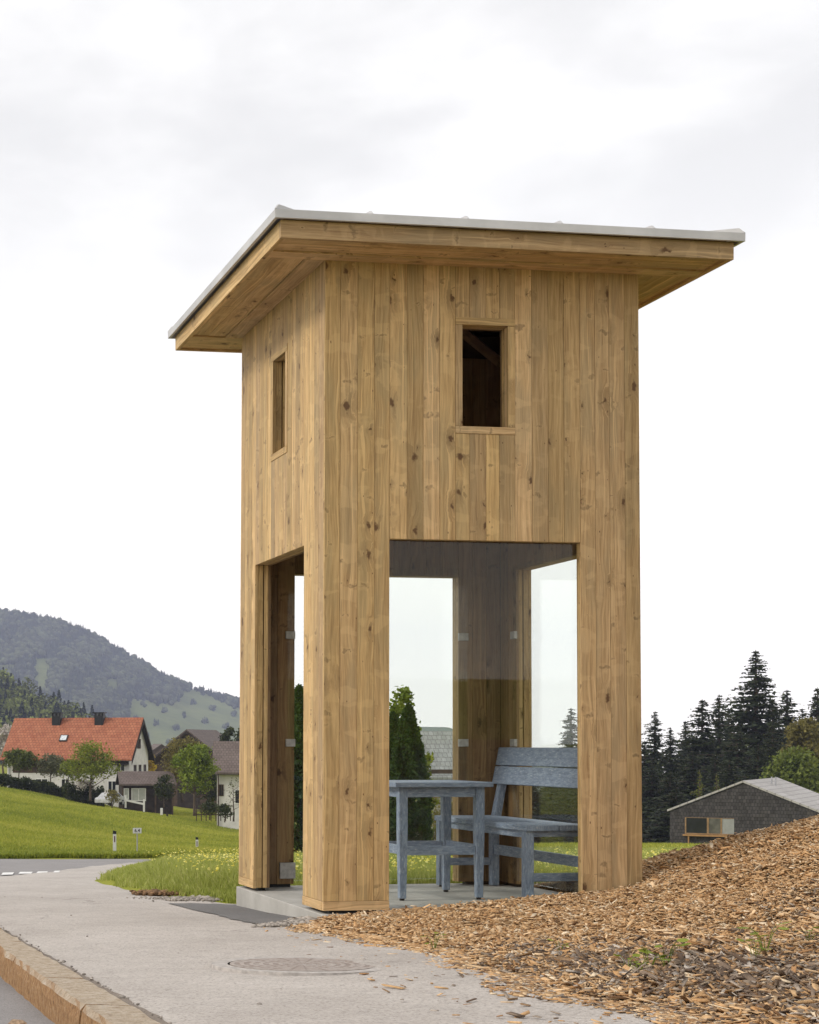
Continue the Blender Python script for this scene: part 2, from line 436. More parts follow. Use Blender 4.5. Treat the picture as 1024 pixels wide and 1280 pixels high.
M['cast'] = None

def tile_mat(name, c1, c2, sx, sz, dark=.5):
    m = Mat(name, .8); uv = m.uv()
    b = m.n('ShaderNodeTexBrick', offset=.5); m.l(uv, b.inputs['Vector'])
    b.inputs['Scale'].default_value = 1.0
    b.inputs['Brick Width'].default_value = sx; b.inputs['Row Height'].default_value = sz
    b.inputs['Mortar Size'].default_value = min(sx, sz) * .09; b.inputs['Mortar Smooth'].default_value = .6
    b.inputs['Color1'].default_value = (*c1, 1); b.inputs['Color2'].default_value = (*c2, 1)
    b.inputs['Mortar'].default_value = (*[x * dark for x in c1], 1)
    n_ = m.noise(uv, .6, 5, .6); n3 = m.noise(uv, 5, 3)
    base = m.mix(m.rng(n_, .35, .7, 0, .35), b.outputs['Color'], tuple(x * .55 for x in c1))
    base = m.mix(m.rng(n3, .5, .75, 0, .3), base, tuple(min(1, x * 1.5) for x in c2))
    m.color(base); m.bump(b.outputs['Fac'], -.6, .03); return m.m
M['tile_red'] = tile_mat('red clay tiles', (.30, .098, .05), (.40, .155, .082), .42, .45, .45)
M['tile_brown'] = tile_mat('brown tiles', (.125, .095, .082), (.165, .13, .115), .35, .40)
M['tile_grey'] = tile_mat('grey tiles', (.27, .27, .265), (.35, .35, .345), .28, .26, .55)
M['shingle'] = tile_mat('weathered shingles', (.033, .030, .029), (.078, .071, .069), .22, .26, .30)
M['rubble'] = tile_mat('split firewood stack', (.30, .27, .22), (.42, .39, .33), .16, .14, .25)
M['roof_grey'] = tile_mat('grey sheet roof', (.36, .34, .325), (.42, .40, .385), 5.0, .55, .6)

def glass_mat():
    m = Mat('clear glass'); t = m.t; t.nodes.remove(m.p)
    tr = m.n('ShaderNodeBsdfTransparent'); tr.inputs[0].default_value = (.955, .97, .958, 1)
    gl = m.n('ShaderNodeBsdfGlossy', i_Roughness=.0); gl.inputs[0].default_value = (1, 1, 1, 1)
    lw = m.n('ShaderNodeLayerWeight', i_Blend=.5)
    f5 = m.math('POWER', lw.outputs['Facing'], 5.0)
    fac = m.math('MULTIPLY_ADD', f5, .92, .015)
    mxs = m.n('ShaderNodeMixShader'); m.l(fac, mxs.inputs[0]); m.l(tr.outputs[0], mxs.inputs[1]); m.l(gl.outputs[0], mxs.inputs[2])
    m.l(mxs.outputs[0], t.nodes['Material Output'].inputs['Surface'])
    return m.m
M['glass'] = glass_mat()

# ------------------------------------------------------------------ lie of the land
ZB = np.array([-400, 0, 5, 10, 16.7, 30, 45, 59, 100, 150, 200, 300, 600, 1300.])
ND = np.array([-17.4, .649, .874, 1.10, 1.40, 2.25, 3.22, 4.05])
D0 = np.concatenate([ND, [4.7, 4.95, 5.3, 6.0, 12, 30]])
D1 = np.concatenate([ND, [6.3, 8.0, 9.3, 11.0, 20, 38]])
DC = np.array([-17.4, .649, .874, 1.045, 1.40, 2.17, 3.05, 3.9, 6.5, 10.4, 13.4, 19.5, 37, 75.])
def depth_at(px, Y):
    px = np.asarray(px, float); Y = np.asarray(Y, float)
    a, b, c = np.interp(Y, ZB, D0), np.interp(Y, ZB, D1), np.interp(Y, ZB, DC)
    t = np.clip(px / 290, -1.2, 1); s = np.clip((px - 290) / 250, 0, 1); s = s * s * (3 - 2 * s)
    return (a + (b - a) * t) * (1 - s) + c * s
def gz(X, Y):
    X = np.asarray(X, float); Y = np.asarray(Y, float)
    Yc = np.maximum(Y, 9.0)
    z = HCAM - depth_at(CXP + FPX * X / Yc, np.where(Y < 9.0, np.minimum(Y, 9.0), Y))
    return np.where(Y < 0, .36 + .075 * np.minimum(-Y, 60.), z)
def at(px, py, Z):
    """the world point that the photograph shows at pixel (px,py), at distance Z"""
    return Vector(((px - CXP) / FPX * Z, Z, HCAM - (py - HZ) / FPX * Z))
def on_ground(px, Z):
    x = (px - CXP) / FPX * Z
    return Vector((x, Z, float(gz(x, Z))))
def gpt(px, py):
    Z = np.linspace(4, 60, 3000); r = depth_at(px, Z) / Z * FPX - (py - HZ)
    i = int(np.argmax(r < 0)); return on_ground(px, float(Z[i]))

XE_Y = np.array([-60, 4, 9.5, 10.3, 11.8, 12.3, 13.7, 16.7, 20, 28, 40, 47, 60.])
XE_X = np.array([4.5, 2.9, 2.1, 1.80, 1.75, 1.42, .86, .55, .75, 1.45, 2.75, 5.0, 9.0])
edge_x = lambda Y: np.interp(Y, XE_Y, XE_X)
kerb_out = lambda Y: -.25 - .1495 * (np.asarray(Y, float) - 7.89)
XR_Y = np.array([-60, 13.5, 15.5, 18.5, 21, 30, 40, 47, 48.5])
XR_X = np.array([float(kerb_out(-60)), float(kerb_out(13.5)), -1.05, -.59, -.04, .99, 2.5, 4.85, 5.2])
road_x = lambda Y: np.interp(Y, XR_Y, XR_X)
ROAD_FAR = 48.5
def grade(a, b, d0, n):      # coordinates growing geometrically from a to b
    t = np.linspace(0, 1, n); k = 4.2
    return a + (b - a) * (np.exp(k * t) - 1) / (math.exp(k) - 1)
def grid_mesh(name, xs, ys, zf, mat, **kw):
    Xg, Yg = np.meshgrid(xs, ys); Zg = zf(Xg, Yg)
    n, m_ = Xg.shape
    V = np.stack([Xg, Yg, Zg], -1).reshape(-1, 3)
    i = np.arange(n * m_).reshape(n, m_)
    F = np.stack([i[:-1, :-1], i[:-1, 1:], i[1:, 1:], i[1:, :-1]], -1).reshape(-1, 4)
    return np_mesh(name, V, F, mat, smooth=True, **kw)

xs = np.concatenate([-grade(3, 420, 0, 60)[::-1], np.arange(-2.9, 9.0, .14), grade(9.1, 420, 0, 60)])
ys = np.concatenate([-grade(1, 300, 0, 26)[::-1], np.arange(-.8, 4, .4), np.arange(4.2, 30, .16), grade(30.3, 1250, 0, 90)])
def terr(X, Y):
    z = gz(X, Y)
    s = np.maximum(X - edge_x(Y), np.where(Y > 30, (Y - ROAD_FAR) * 1.0, -9))
    s = np.maximum(s, np.where(Y < 15, kerb_out(Y) - 7.5 - X, -60 - X))
    d = np.clip(.16 * s, -.35, .015)
    bumps = .02 * np.sin(X * 2.1 + 1) * np.sin(Y * 1.7) * (s > .5) * (Y > 12.5)
    far = np.clip((Y - 60) / 60, 0, 1) * (.25 * np.sin(X * .13 + Y * .05) + .16 * np.sin(X * .31 - Y * .09))
    return z + d + bumps + far
tag(grid_mesh('meadow_ground', xs, ys, terr, M['turf']), kind='structure')

def strip_mesh(name, ys, xa, xb, nx, zf, mat):
    t = np.linspace(0, 1, nx); Y = np.repeat(ys[:, None], nx, 1)
    a, b = xa(ys)[:, None], xb(ys)[:, None]; X = a + (b - a) * t[None]
    V = np.stack([X, Y, zf(X, Y)], -1).reshape(-1, 3); i = np.arange(len(ys) * nx).reshape(len(ys), nx)
    F = np.stack([i[:-1, :-1], i[:-1, 1:], i[1:, 1:], i[1:, :-1]], -1).reshape(-1, 4)
    return np_mesh(name, V, F, mat, smooth=True)
yp = np.concatenate([np.linspace(-40, 3, 20), np.arange(3.3, 20, .3), np.linspace(20.5, 47.5, 40)])
kin = lambda Y: np.where(np.asarray(Y) < 13.5, kerb_out(Y) + .176, road_x(Y) - .12)
def pave_z(X, Y):
    q = edge_x(Y) - X + .05 * np.sin(Y * 5)   # edges crumble down a little
    return gz(X, Y) + .006 * np.sin(X * 3.1 + Y * 1.3) - .013 * np.exp(-np.clip(X - kerb_out(Y) - .176, 0, 9) * 9) * (Y < 13.5) - .02 * np.exp(-np.clip(q, 0, 9) * 6)
tag(strip_mesh('pavement', yp, kin, lambda Y: edge_x(Y) + .02, 36, pave_z, M['pavement']), kind='structure')
yr = np.concatenate([np.linspace(-40, 3, 20), np.arange(3.5, 20, .5), np.linspace(20.5, ROAD_FAR, 50)])
road_left = lambda Y: np.where(Y < 15, kerb_out(Y) - 7, np.interp(Y, [15, 26], [float(kerb_out(15)) - 7, -60]))
def road_z(X, Y):
    return gz(X, Y) - .125 * np.clip((16.5 - Y) / 3, 0, 1) - .012 + .004 * np.sin(X * 2 + Y)
tag(strip_mesh('road', yr, road_left, lambda Y: np.where(Y < 13.5, kerb_out(Y) + .03, road_x(Y)), 40, road_z, M['road']), kind='structure')
# painted dashes where the side road leaves
for a, b, y in ((1.5, 15.6, 1092.3), (23, 39, 1091.3), (45.5, 58, 1090.4), (66.5, 73.5, 1089.4)):
    q = [gpt(a, y + 1.3), gpt(b, y + 1.0), gpt(b + 2, y - 1.4), gpt(a + 2, y - 1.2)]
    for p in q: p.z = float(road_z(p.x, p.y)) + .012
    np_mesh('road_marking', q, [[0, 1, 2, 3]], M['white_paint'])['kind'] = 'structure'

def joint_z(X, Y): return np.maximum(pave_z(X, Y), gz(X, Y) - .011) + .0025 - .05 * (X < kerb_out(Y) + .172)
tag(strip_mesh('kerb_joint', np.arange(-2.0, 13.4, .035), lambda Y: kerb_out(Y) + .168, lambda Y: kerb_out(Y) + .205 + .005 * np.sin(Y * 11) + .003 * np.sin(Y * 29), 9, joint_z, road_mat('joint dirt', (.20, .165, .135))), kind='structure')
# granite kerb: separate stones end to end
ykb = np.arange(-3.0, 13.5, .95)
kt = (math.atan2(-.1495, 1))
for i, y0 in enumerate(ykb):
    y1 = y0 + .942; n = 9
    V, F = [], []
    for j in range(n):
        y = y0 + (y1 - y0) * j / (n - 1); xo = float(kerb_out(y)); zt = float(gz(xo, y)) + .003
        ww = rng.normal(0, .004, 6)
        for (dx, dz) in ((0 + ww[0], -.30), (0 + ww[1], -.06), (0.006 + ww[2], -.022), (.02, ww[3] * .5), (.172 + ww[4], ww[5] * .5 - .002), (.181, -.02), (.181, -.30)):
            V.append((xo + dx, y, zt + dz))
    for j in range(n - 1):
        for k in range(6):
            a = j * 7 + k; F.append([a, a + 1, a + 8, a + 7])
    F.append(list(range(7))[::-1]); F.append([(n - 1) * 7 + k for k in range(7)])
    np_mesh('kerb_stone', V, F, M['kerb'])['kind'] = 'structure'

# dark asphalt patch beside the slab
pp = [(208, 1129.5), (250, 1130), (297, 1132), (345, 1139.5), (396, 1148), (372, 1154), (335, 1157), (300, 1151), (262, 1141)]
q = [gpt(*p) for p in pp]
bmq = bmesh.new(); fv = [bmq.verts.new(p) for p in q]; bmq.faces.new(fv)
bmesh.ops.triangulate(bmq, faces=bmq.faces[:]); bmesh.ops.subdivide_edges(bmq, edges=bmq.edges[:], cuts=7, use_grid_fill=True)
for v in bmq.verts:
    v.co.z = float(pave_z(v.co.x, v.co.y)) + .005
    v.co.x += .014 * math.sin(v.co.y * 40) + .006 * math.sin(v.co.y * 130); v.co.y += .014 * math.sin(v.co.x * 37) + .006 * math.sin(v.co.x * 151)
me = bpy.data.meshes.new('asphalt_patch'); bmq.to_mesh(me); bmq.free(); me.materials.append(M['patch'])
o = bpy.data.objects.new('asphalt_patch', me); col.objects.link(o); o['kind'] = 'structure'

# ------------------------------------------------------------------ the timber shelter
X0, Y0, TH, W, L, H = 1.658, 9.782, .150, 2.087, 1.946, 3.98
SH = empty('bus_shelter', (X0, Y0, 0), TH, 'tall timber board bus shelter with an overhanging metal roof and glazed openings', 'bus shelter')
ct, st_ = math.cos(TH), math.sin(TH)
def tap(p):       # the tower leans in a touch towards the top
    k = 1 - .019 * max(0, min(p.z, 4)) / 4
    return Vector((W / 2 + (p.x - W / 2) * k, L / 2 + (p.y - L / 2) * k, p.z))
def loc2w(u, v, z=0): return Vector((X0 + u * ct - v * st_, Y0 + u * st_ + v * ct, z))
def w2loc(X, Y):
    dx, dy = X - X0, Y - Y0
    return dx * ct + dy * st_, -dx * st_ + dy * ct
TW = .12
def wall(kind, length, openings, planks_w=.102):
    # s along the wall, q depth from outer face
    if kind == 'front': f = lambda s, q, z: Vector((s, q, z))
    if kind == 'back': f = lambda s, q, z: Vector((s, L - q, z))
    if kind == 'left': f = lambda s, q, z: Vector((q, s, z))
    if kind == 'right': f = lambda s, q, z: Vector((W - q, s, z))
    fr = kind in ('front', 'back')
    Wm, Cm, Im, Bm = MB(), MB(), MB(), MB()
    def add(mb, s0, s1, q0, q1, z0, z1, la=2):
        a, b = f(s0, q0, z0), f(s1, q1, z1)
        la_ = la if la == 2 else (0 if fr else 1)
        mb.box((min(a.x, b.x), min(a.y, b.y), z0), (max(a.x, b.x), max(a.y, b.y), z1), T=tap, la=la_)
    PADF = .10 if kind == 'front' else 0
    def cells(s0, s1, zlo, zhi, pad0):
        PD = lambda o: pad0 + (PADF if o[4] == 'door' else 0)
        br = sorted({s0, s1, *[x for o in openings for x in (o[0] - PD(o), o[1] + PD(o))]})
        for a, b in zip(br[:-1], br[1:]):
            mid = (a + b) / 2; cut = [(o[2] - PD(o), o[3] + PD(o)) for o in openings if o[0] - PD(o) < mid < o[1] + PD(o)]
            z = zlo
            iv = []
            for c0, c1 in sorted(cut):
                if c0 > z + .01: iv.append((z, c0))
                z = c1
            if zhi > z: iv.append((z, zhi))
            yield a, b, iv
    e = 0 if fr else .0225
    fw = .046       # window frame width
    # outer boards
    br = {e, length - e}
    for o in openings:
        p = fw if o[4] == 'win' else 0
        br |= {o[0] - p, o[1] + p}
    br = sorted(br)
    for a, b in zip(br[:-1], br[1:]):
        mid = (a + b) / 2; n = max(1, round((b - a) / planks_w))
        cuts = np.linspace(a, b, n + 1); cuts[1:-1] += rng.uniform(-.006, .006, n - 1)
        iv = [(.057, 4.04)]
        for o in openings:
            p = fw if o[4] == 'win' else 0
            if o[0] - p < mid < o[1] + p:
                new = []
                for z0, z1 in iv:
                    if o[2] - p > z0: new.append((z0, min(z1, o[2] - p)))
                    if o[3] + p < z1: new.append((max(z0, o[3] + p), z1))
                iv = new
        for s0, s1 in zip(cuts[:-1], cuts[1:]):
            for z0, z1 in iv: add(Wm, s0 + .0007, s1 - .0007, random.uniform(0, .0012), .022, z0, z1)
    # plinth boards under the posts
    segs = []
    s = e
    for o in sorted(openings):
        if o[4] == 'door': segs.append((s, o[0])); s = o[1]
    segs.append((s, length - e))
    # core and inner boards
    c0, c1 = (.0225, length - .0225) if fr else (TW + .001, length - TW - .001)
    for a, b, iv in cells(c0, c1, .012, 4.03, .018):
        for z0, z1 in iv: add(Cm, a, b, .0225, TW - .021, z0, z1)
    i0, i1 = (TW, length - TW) if fr else (TW + .001, length - TW - .001)
    for a, b, iv in cells(i0, i1, .004, 3.86, 0):
        n = max(1, round((b - a) / .13))
        cu = np.linspace(a, b, n + 1)
        for s0, s1 in zip(cu[:-1], cu[1:]):
            for z0, z1 in iv: add(Im, s0 + .001, s1 - .001, TW - .02, TW - random.uniform(0, .001), z0, z1)
    # reveals: two boards with a groove between them
    for o in openings:
        a, b, z0, z1, k = o
        zz0 = max(z0, .004)
        for q0, q1, in ((.0228, .062), (.070, TW - .0205)):
            if PADF and k == 'door' and q0 > .05: continue
            add(Wm, a - .0175, a - .002, q0, q1, zz0, z1); add(Wm, b + .002, b + .0175, q0, q1, zz0, z1)
            add(Wm, a - .0175, b + .0175, q0, q1, z1 + .002, z1 + .0175, 0)
            if k == 'win': add(Wm, a - .0175, b + .0175, q0, q1, z0 - .0175, z0 - .002, 0)
    wl = Wm.build('wall', M['wood'], SH, .0022)
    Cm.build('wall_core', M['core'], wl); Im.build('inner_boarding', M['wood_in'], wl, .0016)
    for a, b in segs:
        Bm = MB(); add(Bm, a, b, -.0025, .022, 0, .0555, 0); Bm.build('plinth_board', M['wood'], wl, .002)
    for o in openings:
        if o[4] != 'win': continue
        a, b, z0, z1, _ = o; m = MB()
        add(m, a - fw, b + fw, -.004, .022, z1 + .001, z1 + fw, 0); add(m, a - fw, b + fw, -.004, .022, z0 - fw, z0 - .001, 0)
        add(m, a - fw, a, -.0035, .022, z0, z1); add(m, b, b + fw, -.0035, .022, z0, z1)
        m.build('window_frame', M['wood'], SH, .002)
    return wl
DOOR_F = (.421, 1.683, 0, 2.278, 'door'); WIN_F = (.897, 1.200, 2.985, 3.613, 'win')
wall('front', W, [DOOR_F, WIN_F])
wall('left', L, [(.413, 1.554, 0, 2.278, 'door'), (.834, 1.120, 2.985, 3.613, 'win')])
wall('back', W, [(.38, 1.640, 0, 2.25, 'door')])
wall('right', L, [(.413, 1.554, 0, 2.278, 'door'), (.834, 1.120, 2.985, 3.613, 'win')])
# roof
OV = .383
rf = MB()
def ring(mb, o, t, z0, z1):
    lo, hi = -o, o
    mb.box((lo, -o, z0), (W + o, -o + t, z1)); mb.box((lo, L + o - t, z0), (W + o, L + o, z1))
    mb.box((-o, -o + t, z0), (-o + t, L + o - t, z1)); mb.box((W + o - t, -o + t, z0), (W + o, L + o - t, z1))
fas = MB(); ring(fas, OV, .03, 3.966, 4.072)
sof = MB()
ee = OV - .031
for k in range(3):
    a, b = -ee + k * (ee + .02) / 3, -ee + (k + 1) * (ee + .02) / 3 - .002
    zz = 3.982 + random.uniform(0, .002) - (.012 if k == 2 else 0)
    sof.box((-ee, a, zz), (W + ee, b, zz + .02)); sof.box((-ee, L - b, zz), (W + ee, L - a, zz + .02))
    sof.box((a, .022, zz), (b, L - .022, zz + .02)); sof.box((W - b, .022, zz), (W - a, L - .022, zz + .02))
roof = MB()
for i in range(14):   # deck boards
    y0 = -OV + .032 + i * (L + 2 * OV - .064) / 14; y1 = y0 + (L + 2 * OV - .064) / 14 - .003
    roof.box((-OV + .032, y0, 4.072), (W + OV - .032, y1, 4.09))
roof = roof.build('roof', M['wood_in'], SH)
fas.build('fascia_board', M['wood'], roof, .003); sof.build('soffit', M['wood'], roof, .0015)
raf = MB()
for sx, sy in ((0, 0), (1, 0), (0, 1), (1, 1)):
    a = Vector((.14 if not sx else W - .14, .14 if not sy else L - .14, 3.84)); b = Vector((W / 2, L / 2, 4.02))
    raf.tube([a, b], .045, 4)
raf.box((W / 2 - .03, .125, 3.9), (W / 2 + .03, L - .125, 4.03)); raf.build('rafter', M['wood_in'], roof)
OM = OV + .047; zt, zb, zc = 4.117, 4.066, 4.30
me_ = MB()
cs = [(-OM, -OM), (W + OM, -OM), (W + OM, L + OM), (-OM, L + OM)]
inn = [(-OM + .02, -OM + .02), (W + OM - .02, -OM + .02), (W + OM - .02, L + OM - .02), (-OM + .02, L + OM - .02)]
pts = [(*c, zb) for c in cs] + [(*c, zt) for c in cs] + [(W / 2, L / 2, zc)] + [(*c, zb) for c in inn] + [(*c, zt - .012) for c in inn]
fs = []
for i in range(4):
    j = (i + 1) % 4
    fs += [[i, j, 4 + j, 4 + i], [4 + i, 4 + j, 8], [i, 9 + i, 9 + j, j], [9 + i, 13 + i, 13 + j, 9 + j]]
fs.append([13, 14, 15, 16])
me_.poly(pts, fs); met = me_.build('metal_sheet', M['zinc'], roof, .0015)
def seam(p0, p1, h=.022):
    m = MB(); a, b = Vector(p0), Vector(p1); d = (b - a); n_ = Vector((-d.y, d.x, 0)).normalized() * .006
    up = Vector((0, 0, h)); a2 = a + d * .035 / d.length
    m.poly([a + n_, a - n_, b - n_, b + n_, a2 + n_ + up, a2 - n_ + up, b - n_ + up, b + n_ + up],
           [[0, 1, 5, 4], [1, 2, 6, 5], [2, 3, 7, 6], [3, 0, 4, 7], [4, 5, 6, 7]])
    m.build('roof_seam', M['zinc'], roof)
sl_ = lambda x, y: zt + (zc - zt) * min(1, min((x + OM) / (W / 2 + OM), (W + OM - x) / (W / 2 + OM), (y + OM) / (L / 2 + OM), (L + OM - y) / (L / 2 + OM)))
for k in range(1, 5):
    x = -OM + k * (W + 2 * OM) / 5; d_ = min(x + OM, W + OM - x) * (L / 2 + OM) / (W / 2 + OM)
    seam((x, -OM, zt), (x, -OM + d_, sl_(x, -OM + d_))); seam((x, L + OM, zt), (x, L + OM - d_, sl_(x, L + OM - d_)))
    y = -OM + k * (L + 2 * OM) / 5; d_ = min(y + OM, L + OM - y) * (W / 2 + OM) / (L / 2 + OM)
    seam((-OM, y, zt), (-OM + d_, y, sl_(-OM + d_, y))); seam((W + OM, y, zt), (W + OM - d_, y, sl_(W + OM - d_, y)))
for c in cs: seam((*c, zt), (W / 2, L / 2, zc), .03)
# slab
sb = MB(); sb.box((-.012, -.03, -.42), (W + .02, L + .02, -.02)); sb.build('floor_slab', M['concrete'], SH, .006)
for (x0, x1, y0, y1) in ((.05, .36, .03, .1), (1.72, 2.02, .03, .1), (.05, .1, 1.6, 1.88), (.05, .36, L - .1, L - .04), (1.7, 2.02, L - .1, L - .04), (.05, .1, .1, .36), (W - .1, W - .05, 1.6, 1.88), (W - .1, W - .05, .1, .36)):
    MB().box((x0, y0, -.02), (x1, y1, .012)).build('packer_strip', M['black'], SH)
# glazing with clips
def pane(lo, hi): return MB().box(lo, hi).build('glass_pane', M['glass'], SH)
def clip(lo, hi, par): MB().box(lo, hi).build('glass_clip', M['steel'], par, .002)
g = pane((.345, .0635, .012), (1.76, .0715, 2.355))
g = pane((.33, L - TW - .014, .03), (1.70, L - TW - .006, 2.31))
for z in (1.0, 1.78):
    clip((.315, L - TW - .024, z), (.385, L - TW - .0005, z + .055), g); clip((1.632, L - TW - .024, z), (1.705, L - TW - .0005, z + .055), g)
clip((.27, L - TW - .026, .045), (.385, L - TW - .0005, .16), g)
g = pane((W - TW - .014, .37, .03), (W - TW - .006, 1.60, 2.31))
for z in (1.0, 1.78):
    clip((W - TW - .024, 1.548, z), (W - TW - .0005, 1.62, z + .055), g)

# ------------------------------------------------------------------ table and bench inside
SZ = -.02
tb = empty('table', loc2w(1.058, 1.03, SZ), TH + .0, 'small square blue-grey wooden table standing inside the shelter', 'table')
for k in range(4):
    y0 = -.355 + k * .1785
    MB().box((-.34, y0, .752), (.34, y0 + .1755, .785)).build('tabletop_board', M['bench'], tb, .004)
for sx in (-1, 1):
    for sy in (-1, 1):
        x, y = sx * .268, sy * .28; h_ = .029
        m = MB(); t_ = .022
        P = [(x - t_, y - t_, .015), (x + t_, y - t_, .015), (x + t_, y + t_, .015), (x - t_, y + t_, .015), (x - h_, y - h_, .45), (x + h_, y - h_, .45), (x + h_, y + h_, .45), (x - h_, y + h_, .45),
             (x - h_, y - h_, .752), (x + h_, y - h_, .752), (x + h_, y + h_, .752), (x - h_, y + h_, .752)]
        m.poly(P, [[3, 2, 1, 0], [0, 1, 5, 4], [1, 2, 6, 5], [2, 3, 7, 6], [3, 0, 4, 7], [4, 5, 9, 8], [5, 6, 10, 9], [6, 7, 11, 10], [7, 4, 8, 11], [8, 9, 10, 11]])
        lg = m.build('leg', M['bench'], tb, .003)
        MB().tube([(x, y, 0), (x, y, .014)], .017, 10).build('foot_pad', M['black'], lg)
for s_ in (-1, 1):
    MB().box((-.238, s_ * .28 - .014, .685), (.238, s_ * .28 + .014, .7515)).build('apron', M['bench'], tb, .002)
    MB().box((s_ * .268 - .014, -.25, .685), (s_ * .268 + .014, .25, .7515)).build('apron', M['bench'], tb, .002)
    MB().box((-.238, s_ * .28 - .013, .30), (.238, s_ * .28 + .013, .36)).build('stretcher', M['bench'], tb, .002)
    MB().box((s_ * .268 - .013, -.25, .305), (s_ * .268 + .013, .25, .365)).build('stretcher', M['bench'], tb, .002)

bn = empty('bench', loc2w(1.672, 1.01, SZ), TH, 'blue-grey wooden bench with a two-board backrest against the right-hand glazing', 'bench')
# local x across (front = -), y along
for k, (a, b) in enumerate(((-.245, -.02), (-.016, .205))):
    MB().box((a, -.76, .48), (b, .76, .517)).build('seat_board', M['bench'], bn, .004)
for sy in (-1, 1):
    y = sy * .71
    lg = MB().box((-.24, y - .03, .012), (-.182, y + .03, .4795), la=2).build('leg', M['bench'], bn, .003)
    MB().tube([(-.211, y, 0), (-.211, y, .0115)], .017, 10).build('foot_pad', M['black'], lg)
    m = MB()
    a, b, d = .165, .222, .03
    P = []
    for z, dx in ((.005, 0), (.43, 0), (.99, .115)):
        P += [(a + dx, y - d, z), (b + dx - (.012 if z > .9 else 0), y - d, z), (b + dx - (.012 if z > .9 else 0), y + d, z), (a + dx, y + d, z)]
    m.poly(P, [[3, 2, 1, 0], [8, 9, 10, 11]] + [[r * 4 + i, r * 4 + (i + 1) % 4, r * 4 + 4 + (i + 1) % 4, r * 4 + 4 + i] for r in (0, 1) for i in range(4)])
    m.build('rear_post', M['bench'], bn, .003)
    MB().box((-.18, y - .014, .155), (.163, y + .014, .208)).build('stretcher', M['bench'], bn, .002)
    MB().box((-.18, y - .014, .442), (.163, y + .014, .479)).build('apron', M['bench'], bn, .002)
MB().box((-.222, -.679, .435), (-.196, .679, .479)).build('apron', M['bench'], bn, .002)
MB().box((.178, -.679, .235), (.206, .679, .305)).build('stretcher', M['bench'], bn, .002)
tl = math.atan2(.115, .56)
for z0, z1 in ((.748, .880), (.8845, 1.018)):
    Mx = Matrix.Translation((.145, 0, .43)) @ Matrix.Rotation(tl, 4, 'Y')
    MB().box((-.006, -.775, (z0 - .43) * 1.02), (.019, .775, (z1 - .43) * 1.02 - .004), M=Mx, la=1).build('backrest_board', M['bench'], bn, .004)

# ------------------------------------------------------------------ chip heap
def toe_d(X, Y): return (X - 1.469) * .995 + (Y - 9.79) * .0963
def heap_h(X, Y):
    d = toe_d(X, Y) + .07 * np.sin(Y * 2.3) + .04 * np.sin(Y * 6.1 + X * 2)
    dd = np.clip(d, 0, 9)
    h = .78 * np.tanh(.0165 * dd ** 3 / .78) + .028 * (1 - np.exp(-dd * 2.2))
    h += np.clip(dd - .4, 0, 1) * (.018 * np.sin(X * 3.3 + Y * 2.1) * np.sin(Y * 2.7 - X * 1.1) + .010 * np.sin(X * 9 + 1) * np.sin(Y * 8))
    u, v = w2loc(X, Y)
    back = np.clip((Y - 10.35) / 2.6, 0, 1); back = 1 - back * back * (3 - 2 * back)
    h = h * back
    inside = (u > -.02) & (u < W + .02) & (v > -.02)
    return np.where(inside & (v < L + 3), -.25, np.where(d < 0, np.maximum(-.25, d * .6), h))
def heap_z(X, Y): return gz(X, Y) + heap_h(X, Y)
hx = np.arange(1.2, 9.5, .045); hy = np.arange(2.2, 13.9, .05)
o = grid_mesh('chip_heap', hx, hy, lambda X, Y: heap_z(X, Y) - .004, M['heap']); o['kind'] = 'structure'
# loose chips
def frames(n, tilt):
    yaw = rng.uniform(0, 2 * np.pi, n); t1 = rng.normal(0, tilt, n); t2 = rng.normal(0, tilt, n)
    a = np.stack([np.cos(yaw) * np.cos(t1), np.sin(yaw) * np.cos(t1), np.sin(t1)], -1)
    b = np.stack([-np.sin(yaw) * np.cos(t2), np.cos(yaw) * np.cos(t2), np.sin(t2)], -1)
    b -= a * np.sum(a * b, 1, keepdims=True); b /= np.linalg.norm(b, axis=1, keepdims=True)
    return a, b, np.cross(a, b)
def hexes(P, a, b, c, l, w_, t):
    n = len(P); V = np.empty((n, 8, 3), np.float32); k = 0
    for sz in (-1, 1):
        for sx, sy in ((-1, -1), (1, -1), (1, 1), (-1, 1)):
            j = rng.uniform(.55, 1.1, (n, 3))
            V[:, k] = P + a * (sx * l * .5 * j[:, 0])[:, None] + b * (sy * w_ * .5 * j[:, 1])[:, None] + c * (sz * t * .5)[:, None]; k += 1
    q = np.array([[3, 2, 1, 0], [4, 5, 6, 7], [0, 1, 5, 4], [1, 2, 6, 5], [2, 3, 7, 6], [3, 0, 4, 7]])
    F = (q[None] + (np.arange(n) * 8)[:, None, None]).reshape(-1, 4)
    return V.reshape(-1, 3), F
N = 300000
Yc = 3.6 + 9.6 * rng.random(N) ** .85; Xc = 1.2 + rng.random(N) * np.clip(.52 * Yc + .3, 0, 6.3)
d_ = toe_d(Xc, Yc) + .07 * np.sin(Yc * 2.3) + .04 * np.sin(Yc * 6.1 + Xc * 2)
u_, v_ = w2loc(Xc, Yc)
stray = rng.random(N)
keep = (((d_ > 0) & ~((u_ < 0) & (Yc > 9.72))) | ((d_ > -.10) & (stray < .22) & (Yc < 9.75)) | ((d_ > -.5) & (stray < .008) & (Yc < 9.6)) | ((d_ > -1.3) & (stray < .0016) & (Yc < 9.3))) & ~((u_ > -.01) & (u_ < W + .01) & (v_ > -.015) & (v_ < L + 2.5)) & (Xc / Yc < .56)
Xc, Yc, d_ = Xc[keep], Yc[keep], d_[keep]; n = len(Xc)
Zc = np.where(d_ > 0, heap_z(Xc, Yc), gz(Xc, Yc)) + np.where(d_ > .1, np.abs(rng.normal(0, .010, n)), .004)
